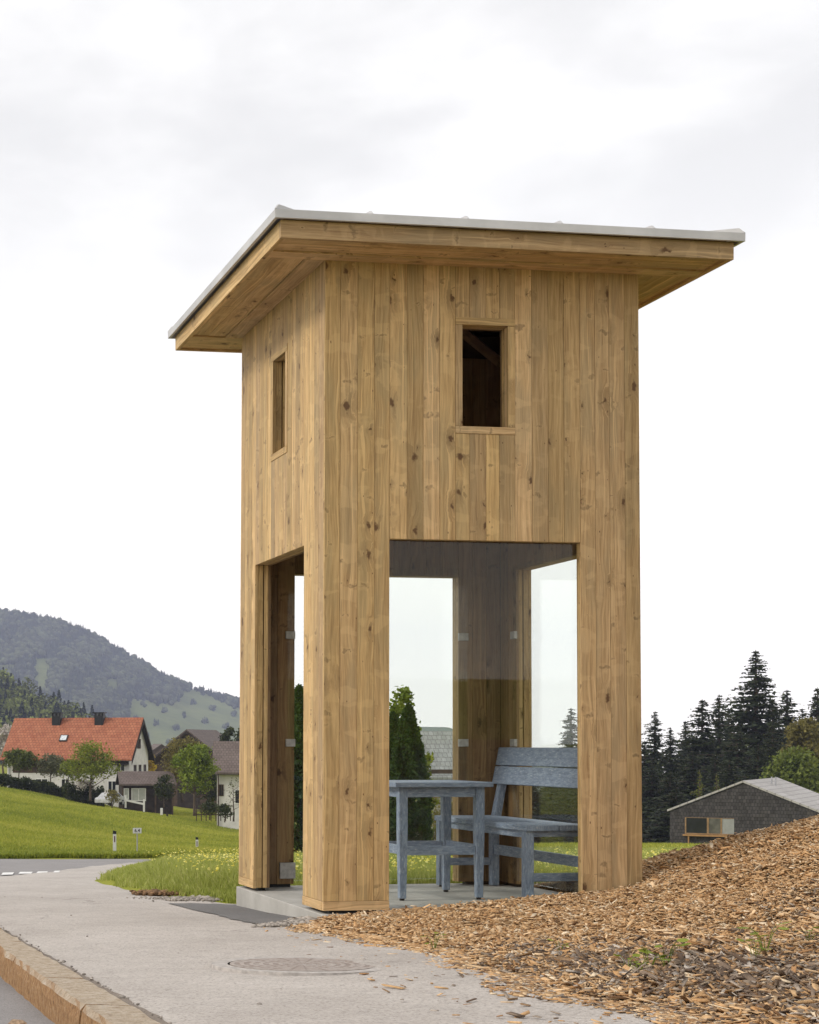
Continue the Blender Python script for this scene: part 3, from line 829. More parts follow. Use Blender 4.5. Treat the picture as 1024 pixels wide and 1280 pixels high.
ln = np.clip(rng.lognormal(-3.80, .55, n), .008, .11); wd = np.clip(ln * rng.uniform(.14, .5, n), .004, .022)
wth = np.clip((8.1 - Yc) / 1.5 + (Xc - 2.9) * .28, 0, 1) * np.clip(.35 + .65 * (np.sin(Xc * 3 + Yc) * .5 + .5), 0, 1)
ln = ln * (1 + .75 * wth); wd = wd * (1 + .3 * wth)
tilt = np.where(d_ > .15, .29, .10)
a, b, c = frames(n, 1); 
yaw = rng.uniform(0, 2 * np.pi, n); t1 = rng.normal(0, 1, n) * tilt; t2 = rng.normal(0, 1, n) * tilt * 1.3
a = np.stack([np.cos(yaw) * np.cos(t1), np.sin(yaw) * np.cos(t1), np.sin(t1)], -1)
b = np.stack([-np.sin(yaw) * np.cos(t2), np.cos(yaw) * np.cos(t2), np.sin(t2)], -1)
b -= a * np.sum(a * b, 1, keepdims=True); b /= np.linalg.norm(b, axis=1, keepdims=True); c = np.cross(a, b)
V, F = hexes(np.stack([Xc, Yc, Zc], -1), a, b, c, ln, wd, rng.uniform(.0015, .006, n))
pal = np.array([(.63, .41, .215), (.54, .33, .16), (.70, .50, .30), (.38, .21, .095), (.79, .64, .45), (.17, .09, .042), (.55, .32, .145)])
cc = pal[rng.choice(7, n, p=[.25, .2, .18, .12, .08, .07, .10])]
grey = np.array([(.22, .16, .115), (.36, .29, .225), (.12, .08, .055), (.47, .41, .35), (.30, .19, .105)])[rng.choice(5, n, p=[.3, .22, .22, .1, .16])]
gm = rng.random(n) < wth * .85
cc = np.where(gm[:, None], grey, cc) * rng.uniform(.8, 1.15, (n, 1))
o = np_mesh('wood_chips', V, F, M['chip'], rgb=np.repeat(cc, 6, 0)); o['kind'] = 'stuff'

# gravel along the slab, soil strip at the meadow edge
def stones(name, P, r, cols, mat):
    n = len(P); ico = bmesh.new(); bmesh.ops.create_icosphere(ico, subdivisions=1, radius=1)
    T = np.array([v.co for v in ico.verts]); Fi = np.array([[v.index for v in f.verts] for f in ico.faces]); ico.free()
    V = T[None] * rng.uniform(.65, 1.2, (n, len(T), 1)) * r[:, None, None] * np.stack([rng.uniform(.8, 1.4, n), rng.uniform(.8, 1.3, n), rng.uniform(.5, .8, n)], -1)[:, None, :]
    V = V + P[:, None, :]
    F = (Fi[None] + (np.arange(n) * len(T))[:, None, None]).reshape(-1, 3)
    o = np_mesh(name, V.reshape(-1, 3), F, mat, rgb=np.repeat(cols, len(Fi), 0)); o['kind'] = 'stuff'; return o
def along(poly, n, spread):
    P = np.array([gpt(*p)[:] for p in poly]); t = rng.random(n) * (len(P) - 1); i = t.astype(int); f = (t - i)[:, None]
    Q = P[i] * (1 - f) + P[np.minimum(i + 1, len(P) - 1)] * f; Q[:, :2] += rng.normal(0, spread, (n, 2))
    Q[:, 2] = gz(Q[:, 0], Q[:, 1]); return Q
g1 = np.concatenate([along([(372, 1153), (395, 1148), (440, 1144), (490, 1140)], 1500, .045), along([(195, 1123), (250, 1125), (292, 1123)], 800, .11), along([(215, 1126), (290, 1122)], 400, .08), along([(335, 1158), (375, 1154)], 240, .05)])
gy = 4.8 + 9 * rng.random(120); gx_ = kerb_out(gy) + .25 + rng.random(120) ** .8 * (edge_x(gy) - kerb_out(gy) - .5)
g1 = np.concatenate([g1, np.stack([gx_, gy, pave_z(gx_, gy) - .006], -1)[:26], np.stack([kerb_out(gy) + .19 + np.abs(rng.normal(0, .012, 120)), gy, gz(kerb_out(gy) + .2, gy) - .006], -1)])
u_, v_ = w2loc(g1[:, 0], g1[:, 1]); g1 = g1[~((u_ > -.02) & (v_ > -.035) & (v_ < L))]
n = len(g1); gc = np.array([.36, .33, .30]) * rng.uniform(.5, 1.35, (n, 1)) * np.array([1, .98, .95])
stones('gravel', g1 + [0, 0, .006], rng.lognormal(-4.55, .4, n) * np.where(g1[:, 0] < .9, .5, 1), gc, M['stone'])
s1 = along([(188, 1118.5), (225, 1118.5), (262, 1119), (294, 1117)], 2600, .10)
u_, v_ = w2loc(s1[:, 0], s1[:, 1]); s1 = s1[~((u_ > -.02) & (v_ < L))]; n = len(s1)
stones('soil_clods', s1 + np.stack([0 * s1[:, 0], 0 * s1[:, 0], rng.uniform(0, .03, n)], -1), rng.lognormal(-4.5, .45, n), np.array([.22, .13, .068]) * rng.uniform(.5, 1.4, (n, 1)), M['stone'])
pst = gpt(21, 1241); pst.z = float(road_z(pst.x, pst.y))
bmq = bmesh.new(); bmesh.ops.create_icosphere(bmq, subdivisions=2, radius=.03)
for v in bmq.verts: v.co = v.co * random.uniform(.85, 1.15); v.co.x *= 1.25; v.co.z *= .75
me = bpy.data.meshes.new('stone'); bmq.to_mesh(me); bmq.free(); me.materials.append(plain('tan stone', (.33, .23, .15), .9, .4, 40))
o = bpy.data.objects.new('stone', me); col.objects.link(o); o.location = (pst.x + .0, pst.y, pst.z + .016); tag(o, 'single tan stone lying on the road below the kerb', 'stone')

# manhole cover
mc = gpt(378, 1206.5)
def cast_mat():
    m = Mat('dusty cast iron', .8); p = m.obj()
    sp = m.n('ShaderNodeSeparateXYZ'); m.l(p, sp.inputs[0])
    rr = m.math('SQRT', m.math('ADD', m.math('POWER', sp.outputs[0], 2), m.math('POWER', sp.outputs[1], 2)))
    ang = m.math('ARCTAN2', sp.outputs[1], sp.outputs[0])
    rings = m.math('SINE', m.math('MULTIPLY', rr, 150)); sect = m.math('SINE', m.math('MULTIPLY', ang, 24))
    k = m.math('MULTIPLY', m.rng(rings, -.2, .4), m.rng(sect, -.95, -.5)); nn = m.noise(p, 12, 5, .7)
    base = m.mix(k, (.23, .185, .16), (.39, .335, .30)); base = m.mix(m.rng(nn, .40, .68, .0, .75), base, (.385, .345, .315))
    m.color(base); m.bump(k, .6, .006); return m.m
M['cast'] = cast_mat()
slope = math.atan(-.045)
mh = empty('manhole_cover', (mc.x, mc.y, mc.z + .005), 0, 'round dusty ribbed manhole cover set in the pale pavement', 'manhole cover')
mh.rotation_euler = (slope, 0, 0)
def disc(r0, r1, z0, z1, n=72):
    m = MB(); pts = []; fs = []
    for i in range(n):
        t = 2 * math.pi * i / n; c, s = math.cos(t), math.sin(t)
        pts += [(r0 * c, r0 * s, z1), (r1 * c, r1 * s, z1), (r1 * c, r1 * s, z0)]
    for i in range(n):
        a, b = 3 * i, 3 * ((i + 1) % n); fs += [[a, a + 1, b + 1, b], [a + 1, a + 2, b + 2, b + 1]]
    if r0 < .01: pass
    return m.poly(pts, fs, 0)
disc(.001, .315, -.02, .004).build('lid', M['cast'], mh)
disc(.325, .395, -.02, .003).build('frame_ring', plain('cast frame', (.40, .368, .34), .85, .2, 30), mh)

# ------------------------------------------------------------------ grass
def blades(name, X, Y, h, w_, mat, lean=.35, zoff=0, rnd=None):
    n = len(X); Z = terr(X, Y) + zoff - .01
    yaw = rng.uniform(0, 2 * np.pi, n); ly = rng.uniform(0, 2 * np.pi, n); le = np.abs(rng.normal(0, lean, n)) * h
    bx, by = np.cos(yaw) * w_ * .5, np.sin(yaw) * w_ * .5
    lx, lyv = np.cos(ly) * le, np.sin(ly) * le
    V = np.empty((n, 5, 3), np.float32)
    V[:, 0] = np.stack([X - bx, Y - by, Z], -1); V[:, 1] = np.stack([X + bx, Y + by, Z], -1)
    V[:, 2] = np.stack([X + bx * .8 + lx * .35, Y + by * .8 + lyv * .35, Z + h * .55], -1); V[:, 3] = np.stack([X - bx * .8 + lx * .35, Y - by * .8 + lyv * .35, Z + h * .55], -1)
    V[:, 4] = np.stack([X + lx, Y + lyv, Z + h], -1)
    base = (np.arange(n) * 5)[:, None]
    F = np.concatenate([base + [[0, 1, 2]], base + [[0, 2, 3]], base + [[3, 2, 4]]], 1).reshape(-1, 3)
    r_ = rng.random(n) if rnd is None else rnd
    o = np_mesh(name, V.reshape(-1, 3), F, mat, rnd=np.repeat(r_, 3)); o['kind'] = 'stuff'; return o
def patch(X, Y): return .5 + .25 * np.sin(X * .9 + 2 * np.sin(Y * .4)) + .25 * np.sin(Y * 1.3 + X * .5 + 1)
N = 420000
Yg = 11.9 + 34 * rng.random(N) ** 1.7; pxg = rng.uniform(90, 900, N); Xg = (pxg - CXP) / FPX * Yg
u_, v_ = w2loc(Xg, Yg)
k_ = (Xg > edge_x(Yg) - .05 + .12 * rng.random(N) + .04 * np.sin(Yg * 4)) & ~((u_ > -.06) & (u_ < W + .1) & (v_ < L + .10 + .12 * rng.random(N))) & ~((Xg > 3.2) & (heap_h(Xg, Yg) > .03))
k_ &= ~((u_ <= 0) & (v_ < L + .25 + .12 * rng.random(N)) & (Yg < 13.2))
Xg, Yg = Xg[k_], Yg[k_]; n = len(Xg)
dist = np.clip((Xg - edge_x(Yg)) / .6, .42, 1)
blades('meadow_grass', Xg, Yg, rng.uniform(.06, .21, n) * dist * (.8 + .4 * patch(Xg, Yg)) , rng.uniform(.006, .011, n) * (1 + Yg / 40), M['blade'], .45, rnd=np.clip(rng.normal(.45, .22, n) + .25 * (patch(Xg, Yg) - .5), 0, 1))
# verge and far meadow tufts
N = 230000
Yg = 49.2 + 165 * rng.random(N) ** 1.5; pxg = rng.uniform(-90, 330, N); Xg = (pxg - CXP) / FPX * Yg
pt = .5 + .3 * np.sin(Xg * .22 + 1.5 * np.sin(Yg * .09)) + .25 * np.sin(Yg * .21 + Xg * .06) + .2 * np.sin(Xg * .9 + Yg * .5)
blades('far_meadow_tufts', Xg, Yg, rng.uniform(.06, .22, N), rng.uniform(.03, .09, N), M['blade_far'], .5, rnd=np.clip(rng.normal(.42, .2, N) + .45 * (pt - .5), 0, 1))
N = 60000
Yg = 46 + 75 * rng.random(N) ** 1.3; pxg = rng.uniform(340, 900, N); Xg = (pxg - CXP) / FPX * Yg
blades('meadow_tufts', Xg, Yg, rng.uniform(.12, .30, N), rng.uniform(.02, .05, N), M['blade_far'], .45)
# dandelions
N = 9500
Yg = 12.8 + 36 * rng.random(N) ** 2.0; pxg = np.where(rng.random(N) < .5, rng.uniform(130, 340, N), rng.uniform(340, 900, N)); Xg = (pxg - CXP) / FPX * Yg
u_, v_ = w2loc(Xg, Yg)
k_ = (Xg > edge_x(Yg) + .3 + .9 * rng.random(N)) & ~((u_ > -.1) & (u_ < W + .1) & (v_ < L + .5)) & ~((Xg > 3.2) & (heap_h(Xg, Yg) > .02)) & (rng.random(N) < np.clip(.15 + patch(Xg, Yg), 0, 1) * np.clip(1.3 - Yg / 40, .3, 1))
Xg, Yg = Xg[k_], Yg[k_]; n = len(Xg); hh = rng.uniform(.15, .30, n)
P = np.stack([Xg, Yg, terr(Xg, Yg) + hh], -1); rr = rng.uniform(.008, .016, n) * np.clip(1.2 - Yg / 45, .4, 1)
ang = np.linspace(0, 2 * np.pi, 7)[:-1]; tx, ty = rng.normal(0, .35, n), rng.normal(0, .35, n)
V = np.empty((n, 7, 3)); V[:, 6] = P + np.stack([0 * tx, 0 * tx, rr * .8], -1)
for i, t in enumerate(ang):
    V[:, i] = P + np.stack([np.cos(t) * rr, np.sin(t) * rr, (np.cos(t) * tx + np.sin(t) * ty) * rr], -1)
F = ((np.arange(n) * 7)[:, None, None] + np.array([[i, (i + 1) % 6, 6] for i in range(6)])[None]).reshape(-1, 3)
np_mesh('dandelion_blooms', V.reshape(-1, 3), F, M['flower'], rnd=np.repeat(rng.random(n), 6))['kind'] = 'stuff'

# ------------------------------------------------------------------ foliage builders
def quads(P, size, flat=.6, el=1.5):
    """leaf sized quads at P with random attitude"""
    n = len(P); a, b, c = frames(n, flat)
    size = np.broadcast_to(size, n); l = size * el * .5; w_ = size * .5
    V = np.stack([P - a * l[:, None], P + b * w_[:, None] - a * (l * .1)[:, None], P + a * l[:, None], P - b * w_[:, None] - a * (l * .1)[:, None]], 1)
    F = (np.arange(n) * 4)[:, None] + np.arange(4)[None]
    return V.reshape(-1, 3), F
def limbs(base, height, spread, nmain, trunk_r, fork=.35, seed=0, droop=0):
    """trunk + limbs as tubes; returns MB and the list of twig points"""
    r_ = random.Random(seed); m = MB(); tips = []
    top = Vector((r_.uniform(-.1, .1) * spread, r_.uniform(-.1, .1) * spread, height * .8))
    f0 = Vector((0, 0, height * fork))
    m.tube([(0, 0, -.3), (0, 0, 0), f0 * .5 + Vector((.02 * height * r_.uniform(-1, 1), 0, 0)), f0, (f0 + top) / 2 + Vector((r_.uniform(-.06, .06) * spread, r_.uniform(-.06, .06) * spread, 0)), top], [trunk_r * 1.3, trunk_r * 1.1, trunk_r * .9, trunk_r * .75, trunk_r * .4, trunk_r * .1], 7)
    for i in range(nmain):
        t = i / max(1, nmain - 1); z = f0.z * .85 + (top.z - f0.z) * t * .85; ang = i * 2.4 + r_.uniform(-.4, .4)
        ln_ = spread * (1.0 - .55 * t) * r_.uniform(.75, 1.1)
        st = Vector((0, 0, z)); d = Vector((math.cos(ang), math.sin(ang), r_.uniform(.35, .9) - droop))
        mid = st + d * ln_ * .5; en = st + Vector((d.x * ln_, d.y * ln_, d.z * ln_ * .85))
        m.tube([st, mid + Vector((0, 0, -.05 * ln_)), en], [trunk_r * .4, trunk_r * .22, trunk_r * .06], 5)
        tips += [st.lerp(mid, .7), mid, mid.lerp(en, .5), en]
        for j in range(4):
            b0 = st.lerp(en, r_.uniform(.3, .9)); d2 = Vector((r_.uniform(-1, 1), r_.uniform(-1, 1), r_.uniform(-.1, .9))).normalized()
            e2 = b0 + d2 * ln_ * r_.uniform(.3, .55); m.tube([b0, e2], [trunk_r * .14, trunk_r * .04], 4)
            tips += [b0.lerp(e2, .55), e2]
    return m, tips
def broadleaf(name, px, Z, top_y, half_px, leafm, label, seed, nleaf=3200, leaf=.22, base_y=None, fork=.3, clump=.55, cat='tree', nmain=9, density=1.0, group=None):
    g = on_ground(px, Z)
    if base_y: g.z = at(px, base_y, Z).z
    height = HCAM - (top_y - HZ) / FPX * Z - g.z; spread = half_px / FPX * Z
    t = empty(name, g, 0, label, cat, group)
    m, tips = limbs(g, height, spread, nmain, max(.05, height * .02), fork, seed)
    m.build('trunk', M['bark'], t, smooth=True)
    rs = np.random.default_rng(seed); T = np.array([p[:] for p in tips]); k = rs.integers(0, len(T), nleaf)
    P = T[k] + rs.normal(0, clump * spread * .3, (nleaf, 3)) * [1, 1, .75]
    P[:, 2] *= np.clip(height / np.percentile(P[:, 2], 99), 1, 1.3)
    zc_ = height * (.5 + fork * .5); e_ = ((P[:, 0] / spread) ** 2 + (P[:, 1] / spread) ** 2 + ((P[:, 2] - zc_) / (height - zc_)) ** 2)
    P = P[(e_ < rs.uniform(.8, 1.25, nleaf)) & (P[:, 2] > height * fork * .5)]
    V, F = quads(P, rs.uniform(.6, 1.3, len(P)) * leaf, .8)
    tone = np.clip(.25 + .5 * ((np.sin(P[:, 0] * 3.1 / spread * 2 + seed) * np.sin(P[:, 1] * 5 / spread) * np.sin(P[:, 2] * 4 / spread)) + .4) + rs.normal(0, .2, len(P)), 0, 1)
    np_mesh('crown', V, F, leafm, t, rnd=tone); return t
def conifer_proto(name, height, rad, seed, leafm, whorls=40, per=8, sprigs=9, sp=.55, gap=.08, tiprag=.25):
    rs = np.random.default_rng(seed); t = empty(name)
    m = MB(); m.tube([(0, 0, -1), (0, 0, height * .5), (0, 0, height * .995)], [height * .017, height * .011, .02], 7)
    P, S = [], []
    lop = rs.uniform(0, 6.28, 3)
    for i in range(whorls):
        f0 = gap + (1 - gap) * (i + rs.uniform(-.3, .3)) / whorls
        for k in range(per):
            f = min(max(f0 + rs.uniform(-.9, .9) / whorls, .03), .985); z = f * height
            ang = rs.uniform(0, 2 * math.pi)
            r0 = rad * (1 - f) ** .78 * (1 + .22 * math.sin(ang + lop[0] + f * 7) + .16 * math.sin(f * 23 + lop[1]) + .10 * math.sin(f * 41 + 2 * ang + lop[2])) + .08
            r1 = r0 * rs.uniform(1 - tiprag * 2, 1.15)
            if rs.random() < .08: continue
            dr = rs.uniform(-.02, .34) * r1 * (1.1 - f); lift = rs.uniform(.02, .14) * r1
            e = np.array([math.cos(ang) * r1, math.sin(ang) * r1, -dr])
            if k % 2 == 0 and r1 > .5: m.tube([(0, 0, z), (e[0] * .5, e[1] * .5, z - dr * .35 + lift), (e[0] * .95, e[1] * .95, z - dr + lift)], [.05, .035, .012], 3, False)
            nn = max(3, int(sprigs * (.35 + r1 / rad)))
            q = rs.uniform(.08, 1.0, nn) ** .75
            pts = np.stack([e[0] * q, e[1] * q, z - dr * q ** 1.5 + lift * np.sin(q * 3) - rs.uniform(0, .55, nn) * (1.05 - f)], -1)
            pts[:, :2] += rs.normal(0, .12 * r1, (nn, 2)); P.append(pts); S.append(np.full(nn, sp) * (.6 + .5 * (1 - q)) * (1.05 - .85 * f))
    m.build('trunk', M['bark'], t)
    P = np.concatenate(P); S = np.concatenate(S) * rs.uniform(.7, 1.3, len(P))
    V, F = quads(P, S, .7, 1.8)
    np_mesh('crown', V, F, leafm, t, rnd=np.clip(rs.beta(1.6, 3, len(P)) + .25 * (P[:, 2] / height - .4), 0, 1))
    t['h'] = height; return t
def place(proto, used, px, top_y, Z, wscale, label, group=None, rz=0, cat='tree'):
    o = proto if not used else copy_tree(proto)
    g = on_ground(px, Z); h_ = HCAM - (top_y - HZ) / FPX * Z - g.z; s = h_ / proto['h']
    o.location = g; o.rotation_euler = (0, 0, rz); wscale *= 1.42 if proto['h'] > 15 else 1; o.scale = (s * wscale, s * wscale, s); tag(o, label, cat, group); return o

# ------------------------------------------------------------------ spruces on the right
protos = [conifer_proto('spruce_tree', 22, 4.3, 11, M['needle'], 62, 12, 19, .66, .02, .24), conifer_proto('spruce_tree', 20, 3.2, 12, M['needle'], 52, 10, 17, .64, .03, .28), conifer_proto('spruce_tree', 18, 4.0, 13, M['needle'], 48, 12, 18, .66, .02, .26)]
sp_list = [  # px, top y, Z, proto, width factor, label
 (945, 811, 176, 0, 1.25, 'tallest dark spruce standing behind the shingled house ridge'),
 (819, 888, 182, 1, 1.2, 'thin open-topped spruce just right of the shelter post'),
 (838, 908, 178, 1, 1.15, 'shorter thin spruce between the shelter-side spruce and the dense round-topped one'),
 (878, 873, 180, 2, 1.15, 'dense spruce with a blunt rounded top above the left slope of the shingled house'),
 (899, 867, 186, 1, 1.2, 'slim spruce with a bare narrow tip between the blunt spruce and the tallest one'),
 (984, 861, 184, 1, 1.5, 'slender spruce just right of the tallest spruce, one-sided sparse branches'),
 (1022, 858, 172, 2, .95, 'spruce cut off by the right edge of the photo'),
 (714, 884, 170, 1, 1.45, 'spruce seen through the glazing above the bench backrest'),
 (922, 905, 168, 2, 1.3, 'spruce in the dark stand, left foot of the tallest spruce'),
 (966, 900, 168, 0, 1.0, 'spruce in the dark stand, right foot of the tallest spruce'),
 (858, 946, 166, 2, 1.7, 'low bushy dark spruce above the left eave of the shingled house'),
 (815, 955, 165, 0, 1.7, 'low wide dark spruce against the shelter post'),
 (838, 965, 160, 2, 1.9, 'low dark spruce in front of the thin shorter spruce'),
 (894, 938, 165, 0, 1.25, 'dark spruce behind the yellow-green larches'),
 (1000, 915, 175, 2, 1.3, 'dark spruce behind the big round green tree'),
 (690, 962, 165, 0, 2.0, 'wide low spruce seen through the glazing beneath the backrest'),
 (720, 955, 160, 2, 1.9, 'wide low spruce half hidden by the right front post, seen through the glazing'),
 (665, 975, 158, 2, 2.2, 'low dark spruce behind the bench, next to the rear glazing post'),
 (857, 900, 188, 0, 1.0, 'spruce between the thin spruces and the blunt-topped one, standing farther back'),
 (911, 884, 190, 0, 1.0, 'spruce filling the gap left of the tallest spruce'),
 (966, 872, 188, 2, .9, 'spruce filling the gap right of the tallest spruce'),
 (1003, 884, 186, 0, .95, 'spruce between the slender spruce and the one cut by the right edge'),
 (866, 938, 160, 1, 1.9, 'dark spruce standing in the gap behind the left eave of the shingled house'),
 (846, 985, 150, 2, 2.3, 'lowest dark spruce touching the left eave of the shingled house'),
 (912, 950, 150, 2, 1.9, 'low dark spruce right behind the ridge of the shingled house'),
 (948, 930, 155, 0, 1.7, 'broad dark spruce in front of the tallest spruce, above the ridge'),
 (975, 945, 152, 2, 1.8, 'low dark spruce between the ridge end and the big round green tree'),
 (806, 925, 175, 0, 1.5, 'dark spruce half hidden by the shelter post, left of the thin open-topped one')]
usedp = set()
for i, (px, ty, Z, k, ws, lb) in enumerate(sp_list):
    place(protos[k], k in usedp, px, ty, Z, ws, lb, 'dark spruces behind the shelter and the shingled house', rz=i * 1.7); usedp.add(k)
lp = conifer_proto('larch_tree', 9, 2.0, 21, M['needle_light'], 24, 8, 8, .42, .05, .3)
place(lp, False, 875, 961, 128, 1.0, 'yellow-green young larch left of the gable, the taller of two', 'young larches by the shingled house', .3)
place(lp, True, 896, 966, 130, .9, 'yellow-green young larch nearer the ridge, the shorter of two', 'young larches by the shingled house', 2.1)
broadleaf('round_tree', 992, 150, 936, 42, blade_mat('round tree leaves', (.085, .115, .02), (.15, .185, .032), (.22, .25, .05)), 'big round mid-green tree rising behind the roof of the shingled house', 31, 14000, .24, fork=.12, clump=.8, nmain=14)
broadleaf('budding_tree', 1004, 160, 897, 30, M['leaf_olive'], 'yellow-olive budding tree above the round green tree at the right edge', 32, 4600, .24, fork=.4, base_y=1000)

# ------------------------------------------------------------------ shrubs and trees behind the shelter
def thuja_proto(name, height, rad, seed):
    rs = np.random.default_rng(seed); t = empty(name); n = 9000
    f = rs.random(n) ** .9; ang = rs.uniform(0, 2 * np.pi, n)
    prof = rad * np.minimum(1, 1.25 * (1 - f) ** .62) * (.86 + .1 * np.sin(ang * 5 + f * 9) + .07 * np.sin(ang * 9 - f * 21))
    r_ = prof * np.sqrt(rs.uniform(.45, 1.05, n))
    P = np.stack([np.cos(ang) * r_, np.sin(ang) * r_, .05 + f * height], -1)
    V, F = quads(P, rs.uniform(.05, .11, n), 1.1, 2.2)
    MB().tube([(0, 0, -.2), (0, 0, height * .9)], [.07, .02], 6).build('trunk', M['bark'], t)
    np_mesh('crown', V, F, M['leaf_thuja'], t, rnd=np.clip(rs.beta(1.6, 2.6, n) + .18 * np.sin(ang * 5 + f * 9), 0, 1)); t['h'] = height; return t
tp = thuja_proto('thuja_tree', 4.2, .72, 41)
place(tp, False, 511, 884, 45, 1.0, 'dark columnar thuja seen through the front glazing, nearest the grey-roofed house', 'columnar thujas behind the shelter', .4)
place(tp, True, 492, 894, 46.5, .95, 'dark columnar thuja half hidden by the front left post', 'columnar thujas behind the shelter', 1.9)
place(tp, True, 374, 862, 43, 1.15, 'dark columnar thuja seen through the narrow left opening', 'columnar thujas behind the shelter', 3.0)
broadleaf('birch_tree', 500, 62, 850, 27, M['leaf_light'], 'light green leafy tree top above the thujas seen through the glazing', 42, 2600, .13, fork=.2)
broadleaf('leafy_shrub', 533, 50, 935, 16, M['leaf_spring'], 'loose light green shrub between the thuja and the grey-roofed house', 43, 900, .09, fork=.1, cat='shrub')
broadleaf('garden_shrub', 560, 60, 1000, 32, M['leaf_olive'], 'low olive shrub in front of the grey-roofed house', 44, 1500, .12, fork=.08, cat='shrub')

# ------------------------------------------------------------------ buildings
def gable_house(name, loc, rz, Lx, Dy, eave, ridge, ov, mats, label, ovx=None, wallz=-2, rt=.18, cat='house'):
    """ridge along local x (length Lx), depth Dy along y; front = -y"""
    h = empty(name, loc, rz, label, cat); ovx = ov if ovx is None else ovx
    x, y = Lx / 2, Dy / 2
    m = MB()
    m.poly([(-x, -y, wallz), (x, -y, wallz), (x, y, wallz), (-x, y, wallz), (-x, -y, eave), (x, -y, eave), (x, y, eave), (-x, y, eave), (-x, 0, ridge), (x, 0, ridge)],
           [[0, 1, 5, 4], [2, 3, 7, 6], [1, 2, 6, 9, 5], [3, 0, 4, 8, 7], [4, 5, 9, 8], [6, 7, 8, 9]])
    m = m.build('wall', mats[0], h)
    # uv by metres
    sl = (ridge - eave) / y
    for s in (-1, 1):
        m2 = MB(); ye, ze = s * (y + ov), eave - sl * ov; xx = x + ovx
        n_ = Vector((0, s * sl, 1)).normalized() * rt
        A, B, C, D = Vector((-xx, ye, ze + .03)), Vector((xx, ye, ze + .03)), Vector((xx, 0, ridge + .03)), Vector((-xx, 0, ridge + .03))
        up = Vector((0, 0, rt))
        m2.poly([A, B, C, D, A + up, B + up, C + up, D + up], [[0, 1, 2, 3], [4, 5, 6, 7], [0, 1, 5, 4], [1, 2, 6, 5], [2, 3, 7, 6], [3, 0, 4, 7]])
        k = 0; sll = math.hypot(1, sl)
        P_ = [A, B, C, D, A, B, C, D]
        m2.uv = []
        for f in m2.f:
            for i in f: m2.uv.append((P_[i].x, abs(P_[i].y) * sll))
        rfo = m2.build('roof', mats[1], h)
        m3 = MB(); dz = Vector((0, 0, -.06)); e_ = Vector((0, 0, -.006)); Q = [A + e_, B + e_, C + e_, D + e_, A + dz, B + dz, C + dz, D + dz]
        m3.poly(Q, [[0, 1, 2, 3], [4, 5, 6, 7], [0, 1, 5, 4], [1, 2, 6, 5], [2, 3, 7, 6], [3, 0, 4, 7]]).build('roof_underside', M['dark_board'], rfo)
    return h
def wall_uv(o, fx):
    me = o.data; l = me.uv_layers[0]
    for p in me.polygons:
        for li in p.loop_indices:
            c = me.vertices[me.loops[li].vertex_index].co; l.data[li].uv = (c.x + c.y if fx is None else c[fx], c.z)
def window(par, x0, x1, z0, z1, y, axis, sgn, frame, pane_m=None, mull=True, name='window'):
    """axis 'y': window on a face of constant y, 'x': constant x; proud by sgn"""
    def bx(m, a0, a1, b0, b1, d0, d1):
        lo, hi = sorted((y + sgn * d0, y + sgn * d1))
        if axis == 'y': m.box((a0, lo, b0), (a1, hi, b1))
        else: m.box((lo, a0, b0), (hi, a1, b1))
    f = MB(); t = .09
    bx(f, x0, x1, z1 - t, z1, -.05, .06); bx(f, x0, x1, z0, z0 + t, -.05, .06); bx(f, x0, x0 + t, z0 + t, z1 - t, -.05, .06); bx(f, x1 - t, x1, z0 + t, z1 - t, -.05, .06)
    if mull: xm = (x0 + x1) / 2; bx(f, xm - .04, xm + .04, z0 + t, z1 - t, -.05, .05)
    f = f.build(name, frame, par); p = MB(); bx(p, x0 + t * .5, x1 - t * .5, z0 + t * .5, z1 - t * .5, .005, .02); p.build('pane', pane_m or M['dark_win'], f)
    return f

# red-roofed farmhouse
ZF = 200; S10 = FPX / ZF
ang = R(-19)
cx_, = ((98 - CXP) / S10,)
cz = HCAM - (1003 - HZ) / S10
farm = gable_house('farmhouse', (cx_, ZF + 1.5, cz), ang, 15.8, 8.6, 6.2, 10.35, 1.0, (M['white_plaster'], M['tile_red']), 'white farmhouse with a red tiled roof, two black chimneys and a skylight', ovx=.6)
# dark barge boards and gable soffit
for s in (-1, 1):
    m = MB(); x_ = 7.9 + .6; sl = (10.35 - 6.2) / 4.3
    A, B = Vector((x_, s * 5.3, 6.2 - sl * 1.0)), Vector((x_, 0, 10.35))
    m.poly([A, B, B + Vector((0, 0, -.45)), A + Vector((0, 0, -.45)), A + Vector((.08, 0, 0)), B + Vector((.08, 0, 0)), B + Vector((.08, 0, -.45)), A + Vector((.08, 0, -.45))], [[0, 1, 2, 3], [4, 5, 6, 7], [0, 1, 5, 4], [1, 2, 6, 5], [2, 3, 7, 6], [3, 0, 4, 7]])
    m.build('barge_board', M['dark_board'], farm)
MB().box((-7.1, -4.9, 4.75), (7.88, -4.32, 5.15)).build('eave_beam', M['dark_board'], farm)
MB().box((-7.15, -4.34, 3.7), (4.8, -4.31, 4.9)).build('board_band', M['brown_board'], farm)
for xx, z0, z1 in ((-6.6, 1.0, 3.0), (-4.2, 1.0, 3.0), (-.8, 1.2, 3.0), (2.4, 1.2, 2.9), (5.2, 1.2, 2.8), (6.3, 3.9, 5.0)):
    window(farm, xx, xx + (1.7 if xx < -2 else 1.1), z0, z1, -4.3, 'y', -1, M['white_paint'])
